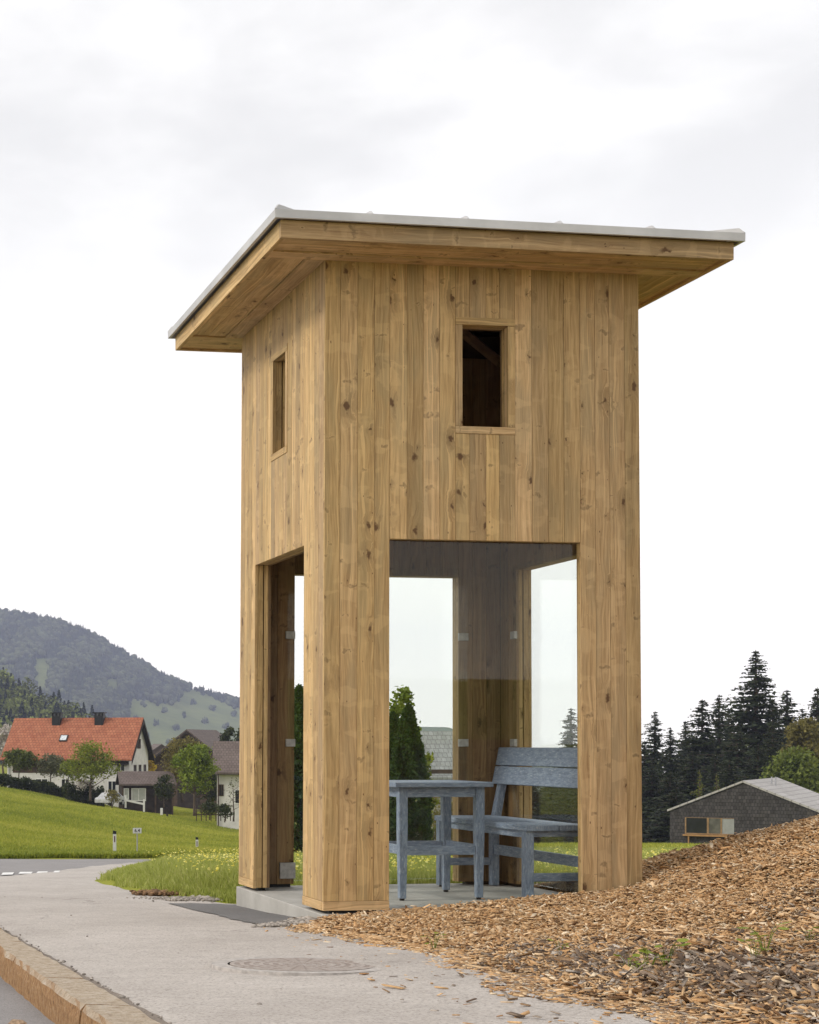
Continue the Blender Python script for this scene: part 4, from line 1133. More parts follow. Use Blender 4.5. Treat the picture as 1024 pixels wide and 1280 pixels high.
for y0, y1, z0, z1 in ((-.75, -.05, 6.7, 8.0), (.1, .7, 6.7, 7.9), (-2.3, -1.2, 3.4, 4.7), (-.1, 1.0, 3.4, 4.7), (2.2, 3.2, 3.4, 4.7), (-2.3, -1.1, .8, 2.2), (.3, 1.4, .8, 2.2)):
    window(farm, y0, y1, z0, z1, 7.9, 'x', 1, M['brown_board'])
for px in (-2.6, 3.0):
    ch = MB(); ch.box((px - .55, -1.0, 9.0), (px + .55, -.1, 10.75)); ch = ch.build('chimney', M['black'], farm)
    cp = MB(); cp.box((px - .75, -1.2, 11.1), (px + .75, .1, 11.22))
    for a in (-.48, 0, .48): cp.box((px + a - .1, -.95, 10.75), (px + a + .1, -.15, 11.1))
    cp.build('chimney_cap', M['black'], ch)
sk = MB(); yk = -2.75; zk = 10.35 - (10.35 - 6.2) / 4.3 * 2.75 + .28
Mk = Matrix.Translation((-1.0, yk, zk)) @ Matrix.Rotation(math.atan((10.35 - 6.2) / 4.3), 4, 'X')
f = MB().box((-.5, -.55, -.05), (.5, .55, .1), M=Mk).build('skylight', M['dark_board'], farm)
MB().box((-.4, -.42, .1), (.4, .42, .112), M=Mk).build('pane', plain('skylight glass', (.55, .58, .6), .2), f)
MB().box((-7.7, -4.45, -1), (-7.55, -4.31, 5.2)).build('downpipe', M['galv'], farm)

# low annex / garage in front of the gable
Z_ = 190; s_ = FPX / Z_
an = gable_house('annex', ((182 - CXP) / s_, Z_, HCAM - (1008 - HZ) / s_), R(3), 6.0, 4.2, 2.75, 3.95, .45, (M['dark_board'], M['tile_brown']), 'low dark timber annex with a grey tiled roof beside the farmhouse gable', ovx=.35, cat='shed')
window(an, -2.8, -2.2, .9, 2.2, -2.1, 'y', -1, M['white_paint'], M['curtain'], False); window(an, -1.9, -.2, .7, 2.2, -2.1, 'y', -1, M['white_paint'], M['curtain'])
for x in (-2.95, 2.9, .9): MB().box((x - .08, -2.5, -1), (x + .08, -2.35, 2.55)).build('post', M['brown_board'], an)
# brown barn
Z_ = 225; s_ = FPX / Z_
gcx, gz_ = (236 - CXP) / s_, HCAM - (1008 - HZ) / s_
barn = gable_house('barn', (gcx + 2.4, Z_ + 6, gz_), R(90 - 22), 13, 10.4, 6.6, 10.6, 1.0, (M['brown_board'], M['tile_brown']), 'large brown timber barn with a dark gabled roof behind the maple', ovx=1.0, cat='barn')
for s in (-1, 1):
    m = MB(); x_ = -7.5; sl = 4.0 / 5.2; A, B = Vector((x_, s * 6.2, 6.6 - sl)), Vector((x_, 0, 10.6)); dz = Vector((0, 0, -.4)); dx = Vector((-.08, 0, 0))
    m.poly([A, B, B + dz, A + dz, A + dx, B + dx, B + dz + dx, A + dz + dx], [[0, 1, 2, 3], [4, 5, 6, 7], [0, 1, 5, 4], [1, 2, 6, 5], [2, 3, 7, 6], [3, 0, 4, 7]]); m.build('barge_board', M['dark_board'], barn)
window(barn, -1.2, .2, 6.6, 7.8, -6.5, 'x', -1, M['brown_board']); window(barn, 1.2, 2.6, 6.6, 7.8, -6.5, 'x', -1, M['brown_board'])
MB().box((-6.58, -1.6, -1), (-6.5, 1.6, 3.2)).build('barn_door', M['dark_board'], barn)
# white cottage at the edge of the shelter
Z_ = 165; s_ = FPX / Z_
cot = gable_house('cottage', ((318 - CXP) / s_, Z_ + 3, HCAM - (1022 - HZ) / s_), R(-8), 6.8, 6.6, 5.0, 7.65, .7, (M['white_plaster'], M['tile_brown']), 'white rendered cottage with a brown tiled roof, partly hidden by the shelter', ovx=.5)
MB().tube([(-3.3, -3.55, 4.6), (-3.25, -3.42, 4.0), (-3.25, -3.42, -1)], .07, 6).build('downpipe', M['brown_board'], cot)
window(cot, -1.6, -.4, 1.4, 2.9, -3.3, 'y', -1, M['white_paint']); window(cot, -3.2, -2.7, 2.2, 3.4, -3.3, 'y', -1, M['brown_board'])
# small far house
Z_ = 420; s_ = FPX / Z_
fh = gable_house('far_house', ((197 - CXP) / s_, Z_, HCAM - (950 - HZ) / s_), R(100), 8, 5.5, 2.2, 4.0, .5, (M['brown_board'], M['tile_brown']), 'small distant grey-roofed house between the farmhouse and the barn', wallz=-8)
window(fh, -.8, .8, .6, 1.8, -4.0, 'x', -1, M['white_paint'])
# grey-roofed house seen through the glazing
Z_ = 95; s_ = FPX / Z_
gh = gable_house('tiled_house', ((583 - CXP) / s_, Z_ + 2, HCAM - (1062 - HZ) / s_), R(2), 5.0, 5.4, 4.55, 6.85, .5, (M['rubble'], M['tile_grey']), 'house with a grey tiled roof and a pale stone wall seen through the front glazing', ovx=.25, rt=.14)
wall_uv(gh.children[0], 0)
MB().box((-2.55, -2.95, 4.0), (2.55, -2.715, 4.75)).build('eave_board', M['brown_board'], gh)
MB().box((-2.5, -2.74, 3.1), (2.5, -2.702, 4.0)).build('board_band', M['frame_wood'], gh)
window(gh, -.9, .4, 1.2, 2.6, -2.7, 'y', -1, M['white_paint'])

# shingled house on the right
Z_ = 118; s_ = FPX / Z_
hz0 = HCAM - (1061 - HZ) / s_
RH = R(-34); ch_, shn = math.cos(RH), math.sin(RH)
bx0 = (929 - CXP) / s_
def hl(px):      # distance along the gable wall from the ridge
    r_ = (px - CXP) / FPX; return (r_ * Z_ - bx0) / (ch_ - r_ * shn)
def hzv(py, px): return HCAM - (py - HZ) / FPX * (Z_ + hl(px) * shn) - hz0
shh = empty('shingled_house', (bx0, Z_, hz0), RH, 'low house clad in dark weathered shingles with a pale gabled roof and a wide window', 'house')
xl, za = hl(837.5), hzv(978.5, 929); xr = -xl * .98; zl = hzv(1014, 837.5); zr = zl + .1; DP = 13.5
m = MB(); m.poly([(xl, 0, -2), (xr, 0, -2), (xr, 0, zr), (0, 0, za), (xl, 0, zl), (xl, DP, -2), (xr, DP, -2), (xr, DP, zr), (0, DP, za), (xl, DP, zl)],
    [[0, 1, 2, 3, 4], [5, 6, 7, 8, 9], [1, 6, 7, 2], [0, 4, 9, 5], [2, 7, 8, 3], [3, 8, 9, 4]])
wl = m.build('wall', M['shingle'], shh); wall_uv(wl, None)
for x0, z0, x1, z1 in ((xl - .18, zl - .05, 0, za), (xr + .3, zr - .09, 0, za)):
    m2 = MB(); up = Vector((0, 0, .15)); f0, f1 = -.1, DP + .2
    P_ = [Vector((x0, f0, z0 + .02)), Vector((x1, f0, z1 + .02)), Vector((x1, f1, z1 + .02)), Vector((x0, f1, z0 + .02))]; P_ = P_ + [p + up for p in P_]
    m2.poly(P_, [[0, 1, 2, 3], [4, 5, 6, 7], [0, 1, 5, 4], [1, 2, 6, 5], [2, 3, 7, 6], [3, 0, 4, 7]])
    m2.uv = [(P_[i].y, abs(P_[i].x)) for f in m2.f for i in f]; m2.build('roof', M['roof_grey'], shh)
for dx in (0, .28): MB().tube([(.9 + dx, DP * .45, za - .6), (.9 + dx, DP * .45, za + .35)], .05, 8).build('vent_pipe', M['galv'], shh)
wx0, wx1, wz0, wz1 = hl(856.5), hl(918), hzv(1042.5, 880), hzv(1022.5, 880)
f = MB()
f.box((wx0, -.06, wz1 - .01), (wx1, .05, wz1 + .02)); f.box((wx0, -.07, wz0 - .03), (wx1, .05, wz0 + .05)); f.box((wx0, -.065, wz0), (wx0 + .1, .05, wz1)); f.box((hl(884), -.065, wz0), (hl(886.5), .05, wz1)); f.box((hl(901), -.065, wz0), (hl(903), .05, wz1))
f = f.build('window', plain('weathered larch frame', (.26, .165, .08), .7, .2, 5), shh)
MB().box((wx0 + .05, -.03, wz0), (hl(885), -.012, wz1)).build('pane', M['dark_win'], f); MB().box((hl(886), -.031, wz0), (hl(902), -.013, wz1)).build('pane', plain('curtained pane', (.10, .098, .08), .3, .3, 2), f)
MB().box((hl(903), -.032, wz0 + .04), (wx1, -.012, wz1 - .02)).build('shutter_panel', plain('grey shutter panel', (.27, .275, .26), .8, .08, 3), f)
MB().box((wx0 - .1, -.32, wz0 - .17), (hl(910), -.075, wz0 - .05)).build('sill_board', M['frame_wood'], f)
for px in (861, 907): MB().box((hl(px), -.28, -1.0), (hl(px) + .09, -.18, wz0 - .17)).build('sill_post', M['frame_wood'], f)

# ------------------------------------------------------------------ trees, hedges and small things in front of the farm
broadleaf('orchard_tree', 24, 188, 936, 25, M['leaf_mid'], 'round green orchard tree with a dark trunk at the left end of the hedge', 51, 3000, .24, base_y=976)
broadleaf('orchard_tree', 63, 186, 942, 22, M['leaf_grey'], 'small grey-green orchard tree in front of the farmhouse wall', 52, 1500, .2, base_y=984)
broadleaf('spring_tree', 113, 176, 925, 40, M['leaf_spring'], 'yellow-green spring tree in front of the right half of the red roof', 53, 4200, .17, base_y=998, fork=.2, clump=.42, nmain=13)
broadleaf('blossom_shrub', 101, 178, 972, 20, M['leaf_white'], 'pale blossoming shrub at the foot of the spring tree', 54, 700, .16, base_y=1000, cat='shrub', fork=.15)
broadleaf('blossom_tree', 4, 230, 905, 17, M['leaf_white'], 'white blossoming tree at the left edge beside the red roof', 55, 1500, .26, base_y=965, fork=.2)
broadleaf('maple_tree', 243, 160, 930, 35, M['leaf_light'], 'fresh green maple on the lawn in front of the barn', 56, 6500, .18, base_y=1016, fork=.25, clump=.36, nmain=14)
broadleaf('budding_tree', 228, 190, 921, 32, M['leaf_olive'], 'olive-brown budding tree between the maple and the barn gable', 57, 4200, .2, base_y=1000, fork=.2)
broadleaf('forsythia_bush', 186, 205, 942, 14, M['leaf_yellow'], 'yellow forsythia bush behind the annex roof', 58, 1100, .2, base_y=985, cat='shrub', fork=.1)
broadleaf('yard_tree', 284, 215, 908, 16, M['leaf_hedge'], 'dark tree behind the cottage roof', 59, 2200, .28, base_y=990, fork=.2)
broadleaf('yard_tree', 301, 222, 904, 14, M['leaf_hedge'], 'dark tree behind the cottage roof, half hidden by the shelter', 60, 1600, .28, base_y=990, fork=.2)
broadleaf('bare_tree', 292, 150, 972, 14, M['leaf_grey'], 'almost bare small tree before the white cottage wall', 61, 130, .12, base_y=1023, fork=.25)
broadleaf('garden_shrub', 262, 150, 1002, 16, M['leaf_hedge'], 'low dark shrub on the lawn edge below the maple', 62, 900, .14, base_y=1021, cat='shrub', fork=.08)
broadleaf('garden_shrub', 281, 148, 1005, 13, M['leaf_hedge'], 'low dark shrub in front of the cottage downpipe', 63, 800, .14, base_y=1024, cat='shrub', fork=.08)
broadleaf('garden_shrub', 52, 182, 990, 9, M['leaf_hedge'], 'small dark shrub on the meadow edge below the hedge', 64, 400, .15, base_y=998, cat='shrub', fork=.08)
broadleaf('garden_shrub', 140, 168, 987, 12, M['leaf_olive'], 'olive shrub half hiding the pale parked car', 65, 500, .14, base_y=1007, cat='shrub', fork=.08)
broadleaf('garden_shrub', 205, 182, 968, 16, M['leaf_hedge'], 'dark shrub at the right end of the low annex', 66, 1300, .18, base_y=1006, cat='shrub', fork=.1)
broadleaf('garden_shrub', 262, 178, 962, 20, M['leaf_hedge'], 'tall dark shrub behind the maple, left of the cottage', 67, 2200, .2, base_y=1010, cat='shrub', fork=.1)
broadleaf('orchard_tree', 85, 192, 948, 18, M['leaf_spring'], 'small spring-green tree between the grey-green orchard tree and the big spring tree', 68, 1500, .18, base_y=990)
def hedge(pts, Z, h, label, seed, wd_=.9, n=5200):
    rs = np.random.default_rng(seed); Q = np.array([at(px, py, Z)[:] for px, py in pts]); t = rs.random(n) * (len(Q) - 1); i = t.astype(int); f = (t - i)[:, None]
    P = Q[i] * (1 - f) + Q[np.minimum(i + 1, len(Q) - 1)] * f; top = h * (1 + .12 * np.sin(t * 7) + .08 * np.sin(t * 17))
    P = P + np.stack([rs.normal(0, .2, n), rs.uniform(-wd_, wd_, n), rs.random(n) ** .7 * top - .2], -1)
    o0 = Q[0].copy(); V, F = quads(P - o0, rs.uniform(.12, .3, n), 1.0)
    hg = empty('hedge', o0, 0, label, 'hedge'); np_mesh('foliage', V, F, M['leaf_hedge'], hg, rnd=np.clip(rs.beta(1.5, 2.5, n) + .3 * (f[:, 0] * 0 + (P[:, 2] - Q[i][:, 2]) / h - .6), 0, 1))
    m = MB()
    for k in range(14):
        q = Q[0] + (Q[-1] - Q[0]) * k / 13 if len(Q) < 3 else np.array([np.interp(k / 13 * (len(Q) - 1), range(len(Q)), Q[:, j]) for j in range(3)]); m.tube([q - o0 + [0, 0, -.4], q - o0 + [0, 0, h * .7]], .04, 4)
    m.build('stems', M['bark'], hg); return hg
hedge([(-30, 978), (0, 981), (35, 987), (62, 992), (88, 1000)], 184, 1.35, 'long dark clipped hedge running down beside the farmhouse', 71)
hedge([(84, 1004), (105, 1008), (128, 1010)], 178, 2.2, 'taller dark hedge block below the spring tree', 72, .8, 3000)
# white garden rail and lawn bits
def fence_rail(px0, px1, y0, y1, Z, hh, label):
    a, b = at(px0, y0, Z), at(px1, y1, Z); t = empty('garden_rail', a, 0, label, 'railing'); d = b - a
    MB().box((0, -.04, hh * .25), (d.length, .04, hh * .5), M=Matrix.Rotation(math.atan2(d.y, d.x), 4, 'Z') @ Matrix.Rotation(-math.atan2(d.z, math.hypot(d.x, d.y)), 4, 'Y')).build('rail', M['white_paint'], t)
    for p in (Vector((0, 0, 0)), d): MB().box((p.x - .1, p.y - .08, p.z - .5), (p.x + .1, p.y + .08, p.z + hh)).build('post', M['white_paint'], t)
fence_rail(157, 180, 1004, 1009, 172, .85, 'low white rail between two white posts in front of the annex')
def small_post(px, y0, y1, Z, wpx, mat, label, name='post'):
    p = at(px, y1, Z); h_ = (y1 - y0) / FPX * Z; r_ = wpx / FPX * Z / 2
    o = MB().box((-r_, -r_, -.3), (r_, r_, h_ * .92)).poly([(-r_, -r_, h_ * .92), (r_, -r_, h_ * .92), (r_, r_, h_ * .92), (-r_, r_, h_ * .92), (0, 0, h_)], [[0, 1, 4], [1, 2, 4], [2, 3, 4], [3, 0, 4]]).build(name, mat, None, .01)
    o.location = p; tag(o, label, 'post')
small_post(209, 1009, 1017, 160, 2.2, M['dark_board'], 'short dark stake on the lawn right of the white rail')
small_post(202, 1010, 1015, 161, 3, M['white_paint'], 'short white block on the lawn beside the dark stake', 'marker_block')
def car(px, y, Z, label):
    t = empty('parked_car', at(px, y, Z), R(62), label, 'car')
    b = MB(); L2, W2 = 2.1, .85
    prof = [(-2.1, .35), (-2.1, .75), (-1.9, .88), (-1.35, .95), (-.75, 1.38), (.65, 1.40), (1.25, .98), (1.95, .88), (2.1, .65), (2.1, .35)]
    P = [(x, -W2 * (1 if z < 1 else .8), z) for x, z in prof] + [(x, W2 * (1 if z < 1 else .8), z) for x, z in prof]; n = len(prof)
    b.poly(P, [list(range(n)), [n + i for i in range(n)][::-1]] + [[i, (i + 1) % n, n + (i + 1) % n, n + i] for i in range(n)]).build('body', plain('pale car paint', (.42, .42, .42), .35), t, .04)
    g = MB(); g.poly([(-1.1, -.80, .97), (-.68, -.70, 1.33), (.58, -.70, 1.34), (1.02, -.80, .99), (-1.1, -.86, .97), (-.68, -.75, 1.33), (.58, -.75, 1.34), (1.02, -.86, .99)], [[4, 5, 6, 7], [0, 1, 5, 4], [1, 2, 6, 5], [2, 3, 7, 6], [3, 0, 4, 7]]).build('side_window', M['dark_win'], t)
    for x in (-1.3, 1.3):
        for s in (-1, 1):
            wv_ = MB().tube([(x, s * .62, .31), (x, s * .88, .31)], .31, 16).build('wheel', M['black'], t); MB().tube([(x, s * .87, .31), (x, s * .895, .31)], .18, 12).build('rim', M['galv'], wv_)
car(138, 1007, 172, 'pale parked car half hidden by the hedge in front of the annex')
# garden fence of stakes by the cottage
fe = empty('garden_fence', at(245, 1021, 152), 0, 'low dark stake fence on the lawn edge between the maple and the cottage', 'fence')
m = MB(); m.box((0, -.03, .5), (3.3, .03, .6)); m.box((0, -.03, .15), (3.3, .03, .25)); m.build('rail', M['brown_board'], fe)
for k in range(8): MB().box((k * .46, -.06, -.4), (k * .46 + .09, -.031, .8 + .1 * math.sin(k * 3))).build('stake', M['brown_board'], fe)

# ------------------------------------------------------------------ roadside posts and kilometre board
def delineator(px, y0, y1, Z, label):
    p = at(px, y1, Z); t = empty('delineator_post', p, R(8), label, 'roadside post', 'white roadside posts along the road'); h_ = (y1 - y0) / FPX * Z; r_ = .062
    def pr(z0, z1, z0b, z1b, d=0):
        P = [(-r_ - d, -.05 - d, z0), (r_ + d, -.05 - d, z0), (r_ * .5, .05 + d, z0), (-r_ * .5, .05 + d, z0), (-r_ - d, -.05 - d, z1), (r_ + d, -.05 - d, z1b), (r_ * .5, .05 + d, z1b), (-r_ * .5, .05 + d, z1)]
        return MB().poly(P, [[3, 2, 1, 0], [4, 5, 6, 7], [0, 1, 5, 4], [1, 2, 6, 5], [2, 3, 7, 6], [3, 0, 4, 7]])
    pr(-.4, h_ - .13, 0, h_ - .13).build('body', M['white_paint'], t, .006); pr(h_ - .13, h_, 0, h_ - .03, .004).build('cap', M['black'], t, .006)
    MB().box((-.022, -.056, h_ - .42), (.022, -.049, h_ - .2)).build('reflector', plain('reflector', (.12, .06, .06), .3), t)
delineator(143, 1038, 1072.5, 57, 'white roadside post with a black cap, the nearer one beside the number board')
delineator(246, 1046, 1072, 72, 'white roadside post with a black cap, the farther one behind the flowering grass')
sg = empty('number_sign', at(171.5, 1074, 56), R(3), 'small white number board on a thin metal post by the road', 'sign')
zt_ = (1074 - 1035) / FPX * 56
MB().tube([(0, 0, -.4), (.0, 0, zt_ - .17)], .021, 8).build('pole', M['galv'], sg)
pb = MB().box((-.15, -.02, zt_ - .19), (.15, .0, zt_)).build('board', M['sign_face'], sg, .006)
fc = bpy.data.curves.new('lettering', 'FONT'); fc.body = '6.4'; fc.size = .16; fc.align_x = 'CENTER'; fc.align_y = 'CENTER'; fc.extrude = .001; fc.offset = .003
fo = bpy.data.objects.new('lettering', fc); dg = bpy.context.evaluated_depsgraph_get
col.objects.link(fo); bpy.context.view_layer.update()
tm = bpy.data.meshes.new_from_object(fo.evaluated_get(dg())); bpy.data.objects.remove(fo); tm.materials.clear(); tm.materials.append(M['black'])
fo = bpy.data.objects.new('lettering', tm); col.objects.link(fo); fo.parent = pb; fo.location = (0, -.0225, zt_ - .095); fo.rotation_euler = (R(90), 0, 0)

# ------------------------------------------------------------------ sprouting weeds on the heap
def weed(px, py, sz, nl, label):
    sz *= 1.4
    Z = np.linspace(4, 14, 2500); X = (px - CXP) / FPX * Z
    r_ = (HCAM - heap_z(X, Z)) / Z * FPX - (py - HZ); i = int(np.argmax(r_ < 0)); x, y = X[i], Z[i]
    t = empty('weed_plant', (x, y, float(heap_z(x, y))), 0, label, 'weed', 'green weeds sprouting on the chip heap'); m = MB(); V, F = [], []
    for k in range(nl):
        a = k * 2.4 + random.random(); h_ = sz * random.uniform(.5, 1.1); e = Vector((math.cos(a) * sz * .45, math.sin(a) * sz * .45, h_)); m.tube([(0, 0, -.01), e * .6 + Vector((0, 0, .2 * sz)), e], [.002, .0015, .001], 4)
        d = Vector((math.cos(a), math.sin(a), random.uniform(-.2, .3))); s = Vector((-math.sin(a), math.cos(a), random.uniform(-.3, .3))); l = sz * random.uniform(.35, .6)
        V = [e, e + d * l * .35 + s * l * .36, e + d * l * .8 + s * l * .25, e + d * l, e + d * l * .8 - s * l * .25, e + d * l * .35 - s * l * .36]; np_mesh('leaf', V, [[0, 1, 2, 3, 4, 5]], M['leaf_light'], t, rnd=[.4 + .6 * random.random()])
    m.build('stem', M['leaf_light'], t)
for w_ in ((785, 1217, .05, 5, 'round-leaved weed at the left end of the row near the pavement edge'), (800, 1219, .05, 5, 'low weed second from left in the row near the pavement edge'), (812, 1213, .065, 6, 'weed with the broadest leaf in the middle of the row near the pavement edge'),
           (833, 1212, .075, 6, 'tallest weed at the right end of the row near the pavement edge'), (944, 1202, .06, 5, 'broad-leaved weed on the grey chips near the right edge, lower of two'), (956, 1195, .09, 7, 'broad-leaved weed on the grey chips near the right edge, upper of two'),
           (543, 1188, .05, 6, 'small weed at the toe of the heap below the front opening'), (700, 1192, .04, 4, 'tiny weed alone on the chips left of the weed row'), (1012, 1180, .06, 5, 'weed cut by the right edge of the photo'),
           (820, 1026, .10, 7, 'sprout on the heap crest beneath the shingled house, left one'), (842, 1017, .12, 8, 'sprout on the heap crest beneath the shingled house, right one')):
    weed(*w_)

# ------------------------------------------------------------------ mountains and forests
def prof(px):
    return np.interp(px, [-400, -200, -60, 0, 40, 75, 105, 150, 200, 230, 262, 297, 340, 400, 480, 560, 640, 760, 1100],
                     [800, 775, 764, 767, 772, 780, 790, 815, 845, 858, 868, 879, 890, 902, 908, 909, 935, 975, 985])
PXm = np.linspace(-400, 1100, 260); TT = np.concatenate([np.linspace(0, 1, 60), np.linspace(1.05, 1.5, 6)])
def mtn(px, t):
    Z = 1300 + 1150 * t; yb = 1000.0
    tt = np.clip(t, 0, 1); s = tt ** 1.15
    y = yb + (prof(px) - yb) * s + 1.2 * np.sin(px * .05 + 9 * t) * np.sin(tt * 3.14) * 2 + 1.5 * np.sin(px * .11 + t * 23) * np.sin(tt * 3.14)
    Zr = 1300 + 1150 * tt
    z = HCAM - (y - HZ) / FPX * Zr - np.clip(t - 1, 0, 1) * 260
    return (px - CXP) / FPX * Z, Z, z
Pg, Tg = np.meshgrid(PXm, TT); Xm, Ym, Zm = mtn(Pg, Tg); n, k = Xm.shape; ii = np.arange(n * k).reshape(n, k)
def mtn_mat():
    m = Mat('mountain meadow', .95, .1); p = m.pos(); a = m.noise(p, .006, 6, .65); b = m.noise(p, .05, 5, .7)
    base = m.ramp(a, [(.3, (.10, .125, .045)), (.55, (.15, .17, .06)), (.75, (.20, .20, .085))]); base = m.mix(m.rng(b, .45, .7, 0, .5), base, (.085, .10, .045)); m.color(base); return m.m
o = np_mesh('mountain', np.stack([Xm, Ym, Zm], -1).reshape(-1, 3), np.stack([ii[:-1, :-1], ii[:-1, 1:], ii[1:, 1:], ii[1:, :-1]], -1).reshape(-1, 4), mtn_mat(), smooth=True); o['kind'] = 'structure'
def template(kind, rs):
    if kind == 0:   # ragged conifer of three skirts
        V, F = [], []
        for z0, z1, r_ in ((.04, .55, .24), (.3, .8, .18), (.55, 1.0, .11)):
            b = len(V); nn = 8
            for i in range(nn):
                t = 2 * math.pi * i / nn; q = r_ * (1.0 if i % 2 else .62) * rs.uniform(.8, 1.2); V.append((math.cos(t) * q, math.sin(t) * q, z0 + rs.uniform(-.04, .04)))
            V.append((rs.normal(0, .01), rs.normal(0, .01), z1)); F += [[b + i, b + (i + 1) % nn, b + nn] for i in range(nn)]
        return np.array(V), np.array(F)
    bm_ = bmesh.new(); bmesh.ops.create_icosphere(bm_, subdivisions=2, radius=.5)
    V = np.array([v.co[:] for v in bm_.verts]); F = np.array([[v.index for v in f.verts] for f in bm_.faces]); bm_.free()
    V = V * rs.uniform(.72, 1.15, (len(V), 1)); V[:, 2] = V[:, 2] * .85 + .5; V[:, :2] *= .8
    return V, F
def forest(name, P, h, kinds, cols, seed):
    rs = np.random.default_rng(seed); VV, FF, RR = [], [], []; off = 0
    for k in (0, 1):
        for var in range(4):
            sel = np.where((kinds == k) & (np.arange(len(P)) % 4 == var))[0]
            if not len(sel): continue
            T, Fi = template(k, rs); yaw = rs.uniform(0, 6.28, len(sel)); c_, s_ = np.cos(yaw), np.sin(yaw)
            hh = h[sel][:, None]; V = np.stack([(T[None, :, 0] * c_[:, None] - T[None, :, 1] * s_[:, None]) * hh * rs.uniform(.85, 1.25, (len(sel), 1)), (T[None, :, 0] * s_[:, None] + T[None, :, 1] * c_[:, None]) * hh, T[None, :, 2] * hh], -1) + P[sel][:, None, :]
            VV.append(V.reshape(-1, 3)); FF.append((Fi[None] + (np.arange(len(sel)) * len(T))[:, None, None] + off).reshape(-1, 3)); off += V.shape[0] * V.shape[1]
            cf = np.repeat(cols[sel], len(Fi), 0) * rs.uniform(.75, 1.3, (len(sel) * len(Fi), 1)); RR.append(cf)
    o = np_mesh(name, np.concatenate(VV), np.concatenate(FF), M['forest'], rgb=np.concatenate(RR)); o['kind'] = 'stuff'; return o
mf = Mat('forest crowns', .9, .1); mf.color(mf.attr('rgb', 'Color')); M['forest'] = mf.m
N = 42000
pxm = rng.uniform(-120, 420, N); tm_ = rng.uniform(.25, 1.0, N) ** .7
Xq, Yq, Zq = mtn(pxm, tm_); yq = HZ - (Zq - HCAM) / Yq * FPX
# open pastures low on the right and two clearings on the left
lim = lim_ = np.interp(pxm, [-120, 60, 120, 158, 164, 182, 200, 223, 229, 240, 255, 297, 420], [930, 930, 925, 905, 874, 876, 881, 878, 865, 862, 868, 886, 912])
wob = 1.5 * np.sin(pxm * .33) + 1.5 * np.sin(pxm * .71 + yq * .2)
forest_ok = (yq < lim + wob) & ~((np.abs(pxm - 52) < 10 + 3 * np.sin(yq * .4)) & (np.abs(yq - 845) < 22)) & ~((np.abs(pxm - 5) < 16) & (np.abs(yq - 836) < 5)) & ~((np.abs(pxm - 140) < 9) & (np.abs(yq - 858) < 9))
cl = (np.sin(pxm * .21 + yq * .13) + np.sin(pxm * .09 - yq * .33) > 1.62) & (yq > lim) & (rng.random(N) < .5)
k_ = forest_ok | cl
lim = lim[k_]; pxm, Xq, Yq, Zq, yq = pxm[k_], Xq[k_], Yq[k_], Zq[k_], yq[k_]; n = len(Xq)
kd_ = (rng.random(n) < .30 + .25 * np.sin(pxm * .07 + yq * .1)).astype(int)
cc = np.where(kd_[:, None] == 1, np.array([.058, .066, .036]), np.array([.026, .034, .025])) * rng.uniform(.45, 1.75, (n, 1))
forest('mountain_forest', np.stack([Xq, Yq, Zq - .8], -1), rng.uniform(6.5, 13.5, n) * np.where(yq > lim - 1, .6, 1), kd_, cc, 81)
# nearer wooded hill on the left
hp = lambda px: np.interp(px, [-300, -100, 0, 40, 80, 105, 125, 150, 200], [830, 845, 868, 885, 905, 917, 923, 932, 940])
Pg, Tg = np.meshgrid(np.linspace(-300, 200, 60), np.linspace(0, 1.4, 20))
def hill(px, t):
    tt = np.clip(t, 0, 1); Zr = 560 + 260 * tt; y = 995 + (hp(px) - 995) * tt; z = HCAM - (y - HZ) / FPX * Zr - np.clip(t - 1, 0, 1) * 60
    Z = 560 + 260 * t; return (px - CXP) / FPX * Z, Z, z
Xm, Ym, Zm = hill(Pg, Tg); n, k = Xm.shape; ii = np.arange(n * k).reshape(n, k)
o = np_mesh('wooded_hill', np.stack([Xm, Ym, Zm], -1).reshape(-1, 3), np.stack([ii[:-1, :-1], ii[:-1, 1:], ii[1:, 1:], ii[1:, :-1]], -1).reshape(-1, 4), M['turf'], smooth=True); o['kind'] = 'structure'
N = 620; pxm = rng.uniform(-120, 132, N); tm_ = rng.uniform(.3, 1, N); Xq, Yq, Zq = hill(pxm, tm_); kd_ = (rng.random(N) < .42).astype(int)
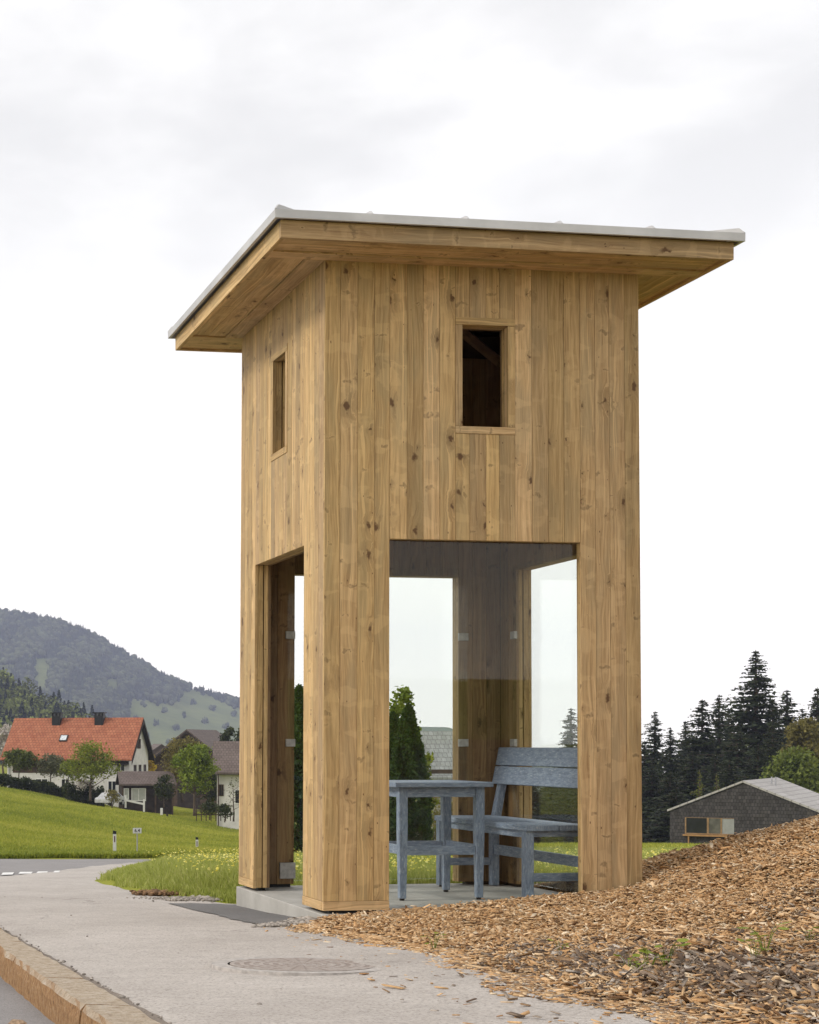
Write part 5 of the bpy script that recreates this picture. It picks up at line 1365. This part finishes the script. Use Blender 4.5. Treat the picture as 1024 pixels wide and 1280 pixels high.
cc = np.where(kd_[:, None] == 1, np.array([.12, .14, .035]), np.array([.016, .024, .015])) * rng.uniform(.7, 1.4, (N, 1))
def leafy_forest(name, P, h, kd, cc, seed):
    """crowns made of many small leaf clumps, for woods near enough to show it"""
    rs = np.random.default_rng(seed); PP, SS, CC = [], [], []
    for p, hh, k, c in zip(P, h, kd, cc):
        nn = 240; f = rs.random(nn); a = rs.uniform(0, 6.28, nn)
        if k == 0: r_ = .19 * hh * (1 - f) ** .8 * rs.uniform(.5, 1.15, nn); z = f * hh
        else:
            q = rs.normal(0, 1, (nn, 3)); q /= np.linalg.norm(q, axis=1, keepdims=True); q *= rs.uniform(.6, 1.05, (nn, 1)); lob = 1 + .25 * np.sin(a * 3 + p[0]); r_ = None
            Q = np.stack([q[:, 0] * .33 * hh * lob, q[:, 1] * .33 * hh * lob, .55 * hh + q[:, 2] * .42 * hh], -1)
        if k == 0: Q = np.stack([np.cos(a) * r_, np.sin(a) * r_, z], -1)
        PP.append(Q + p); SS.append(np.full(nn, .075 * hh if k else .06 * hh)); CC.append(np.repeat(c[None], nn, 0) * rs.uniform(.55, 1.45, (nn, 1)))
    V, F = quads(np.concatenate(PP), np.concatenate(SS), .9, 1.3)
    o = np_mesh(name, V, F, M['forest'], rgb=np.concatenate(CC)); o['kind'] = 'stuff'
leafy_forest('hill_forest', np.stack([Xq, Yq, Zq - .5], -1), rng.uniform(10, 17, N), kd_, cc, 82)

# ------------------------------------------------------------------ the air
hv = MB().box((-1500, -320, -90), (1500, 3300, 235))
hm = bpy.data.materials.new('haze air'); hm.use_nodes = True; t = hm.node_tree; t.nodes.clear()
ho = t.nodes.new('ShaderNodeOutputMaterial'); pv = t.nodes.new('ShaderNodeVolumePrincipled'); pv.inputs['Density'].default_value = 1.9e-4; pv.inputs['Color'].default_value = (.68, .74, 1, 1); pv.inputs['Anisotropy'].default_value = .2
t.links.new(pv.outputs[0], ho.inputs['Volume'])
hz = hv.build('haze', hm); hz['kind'] = 'stuff'
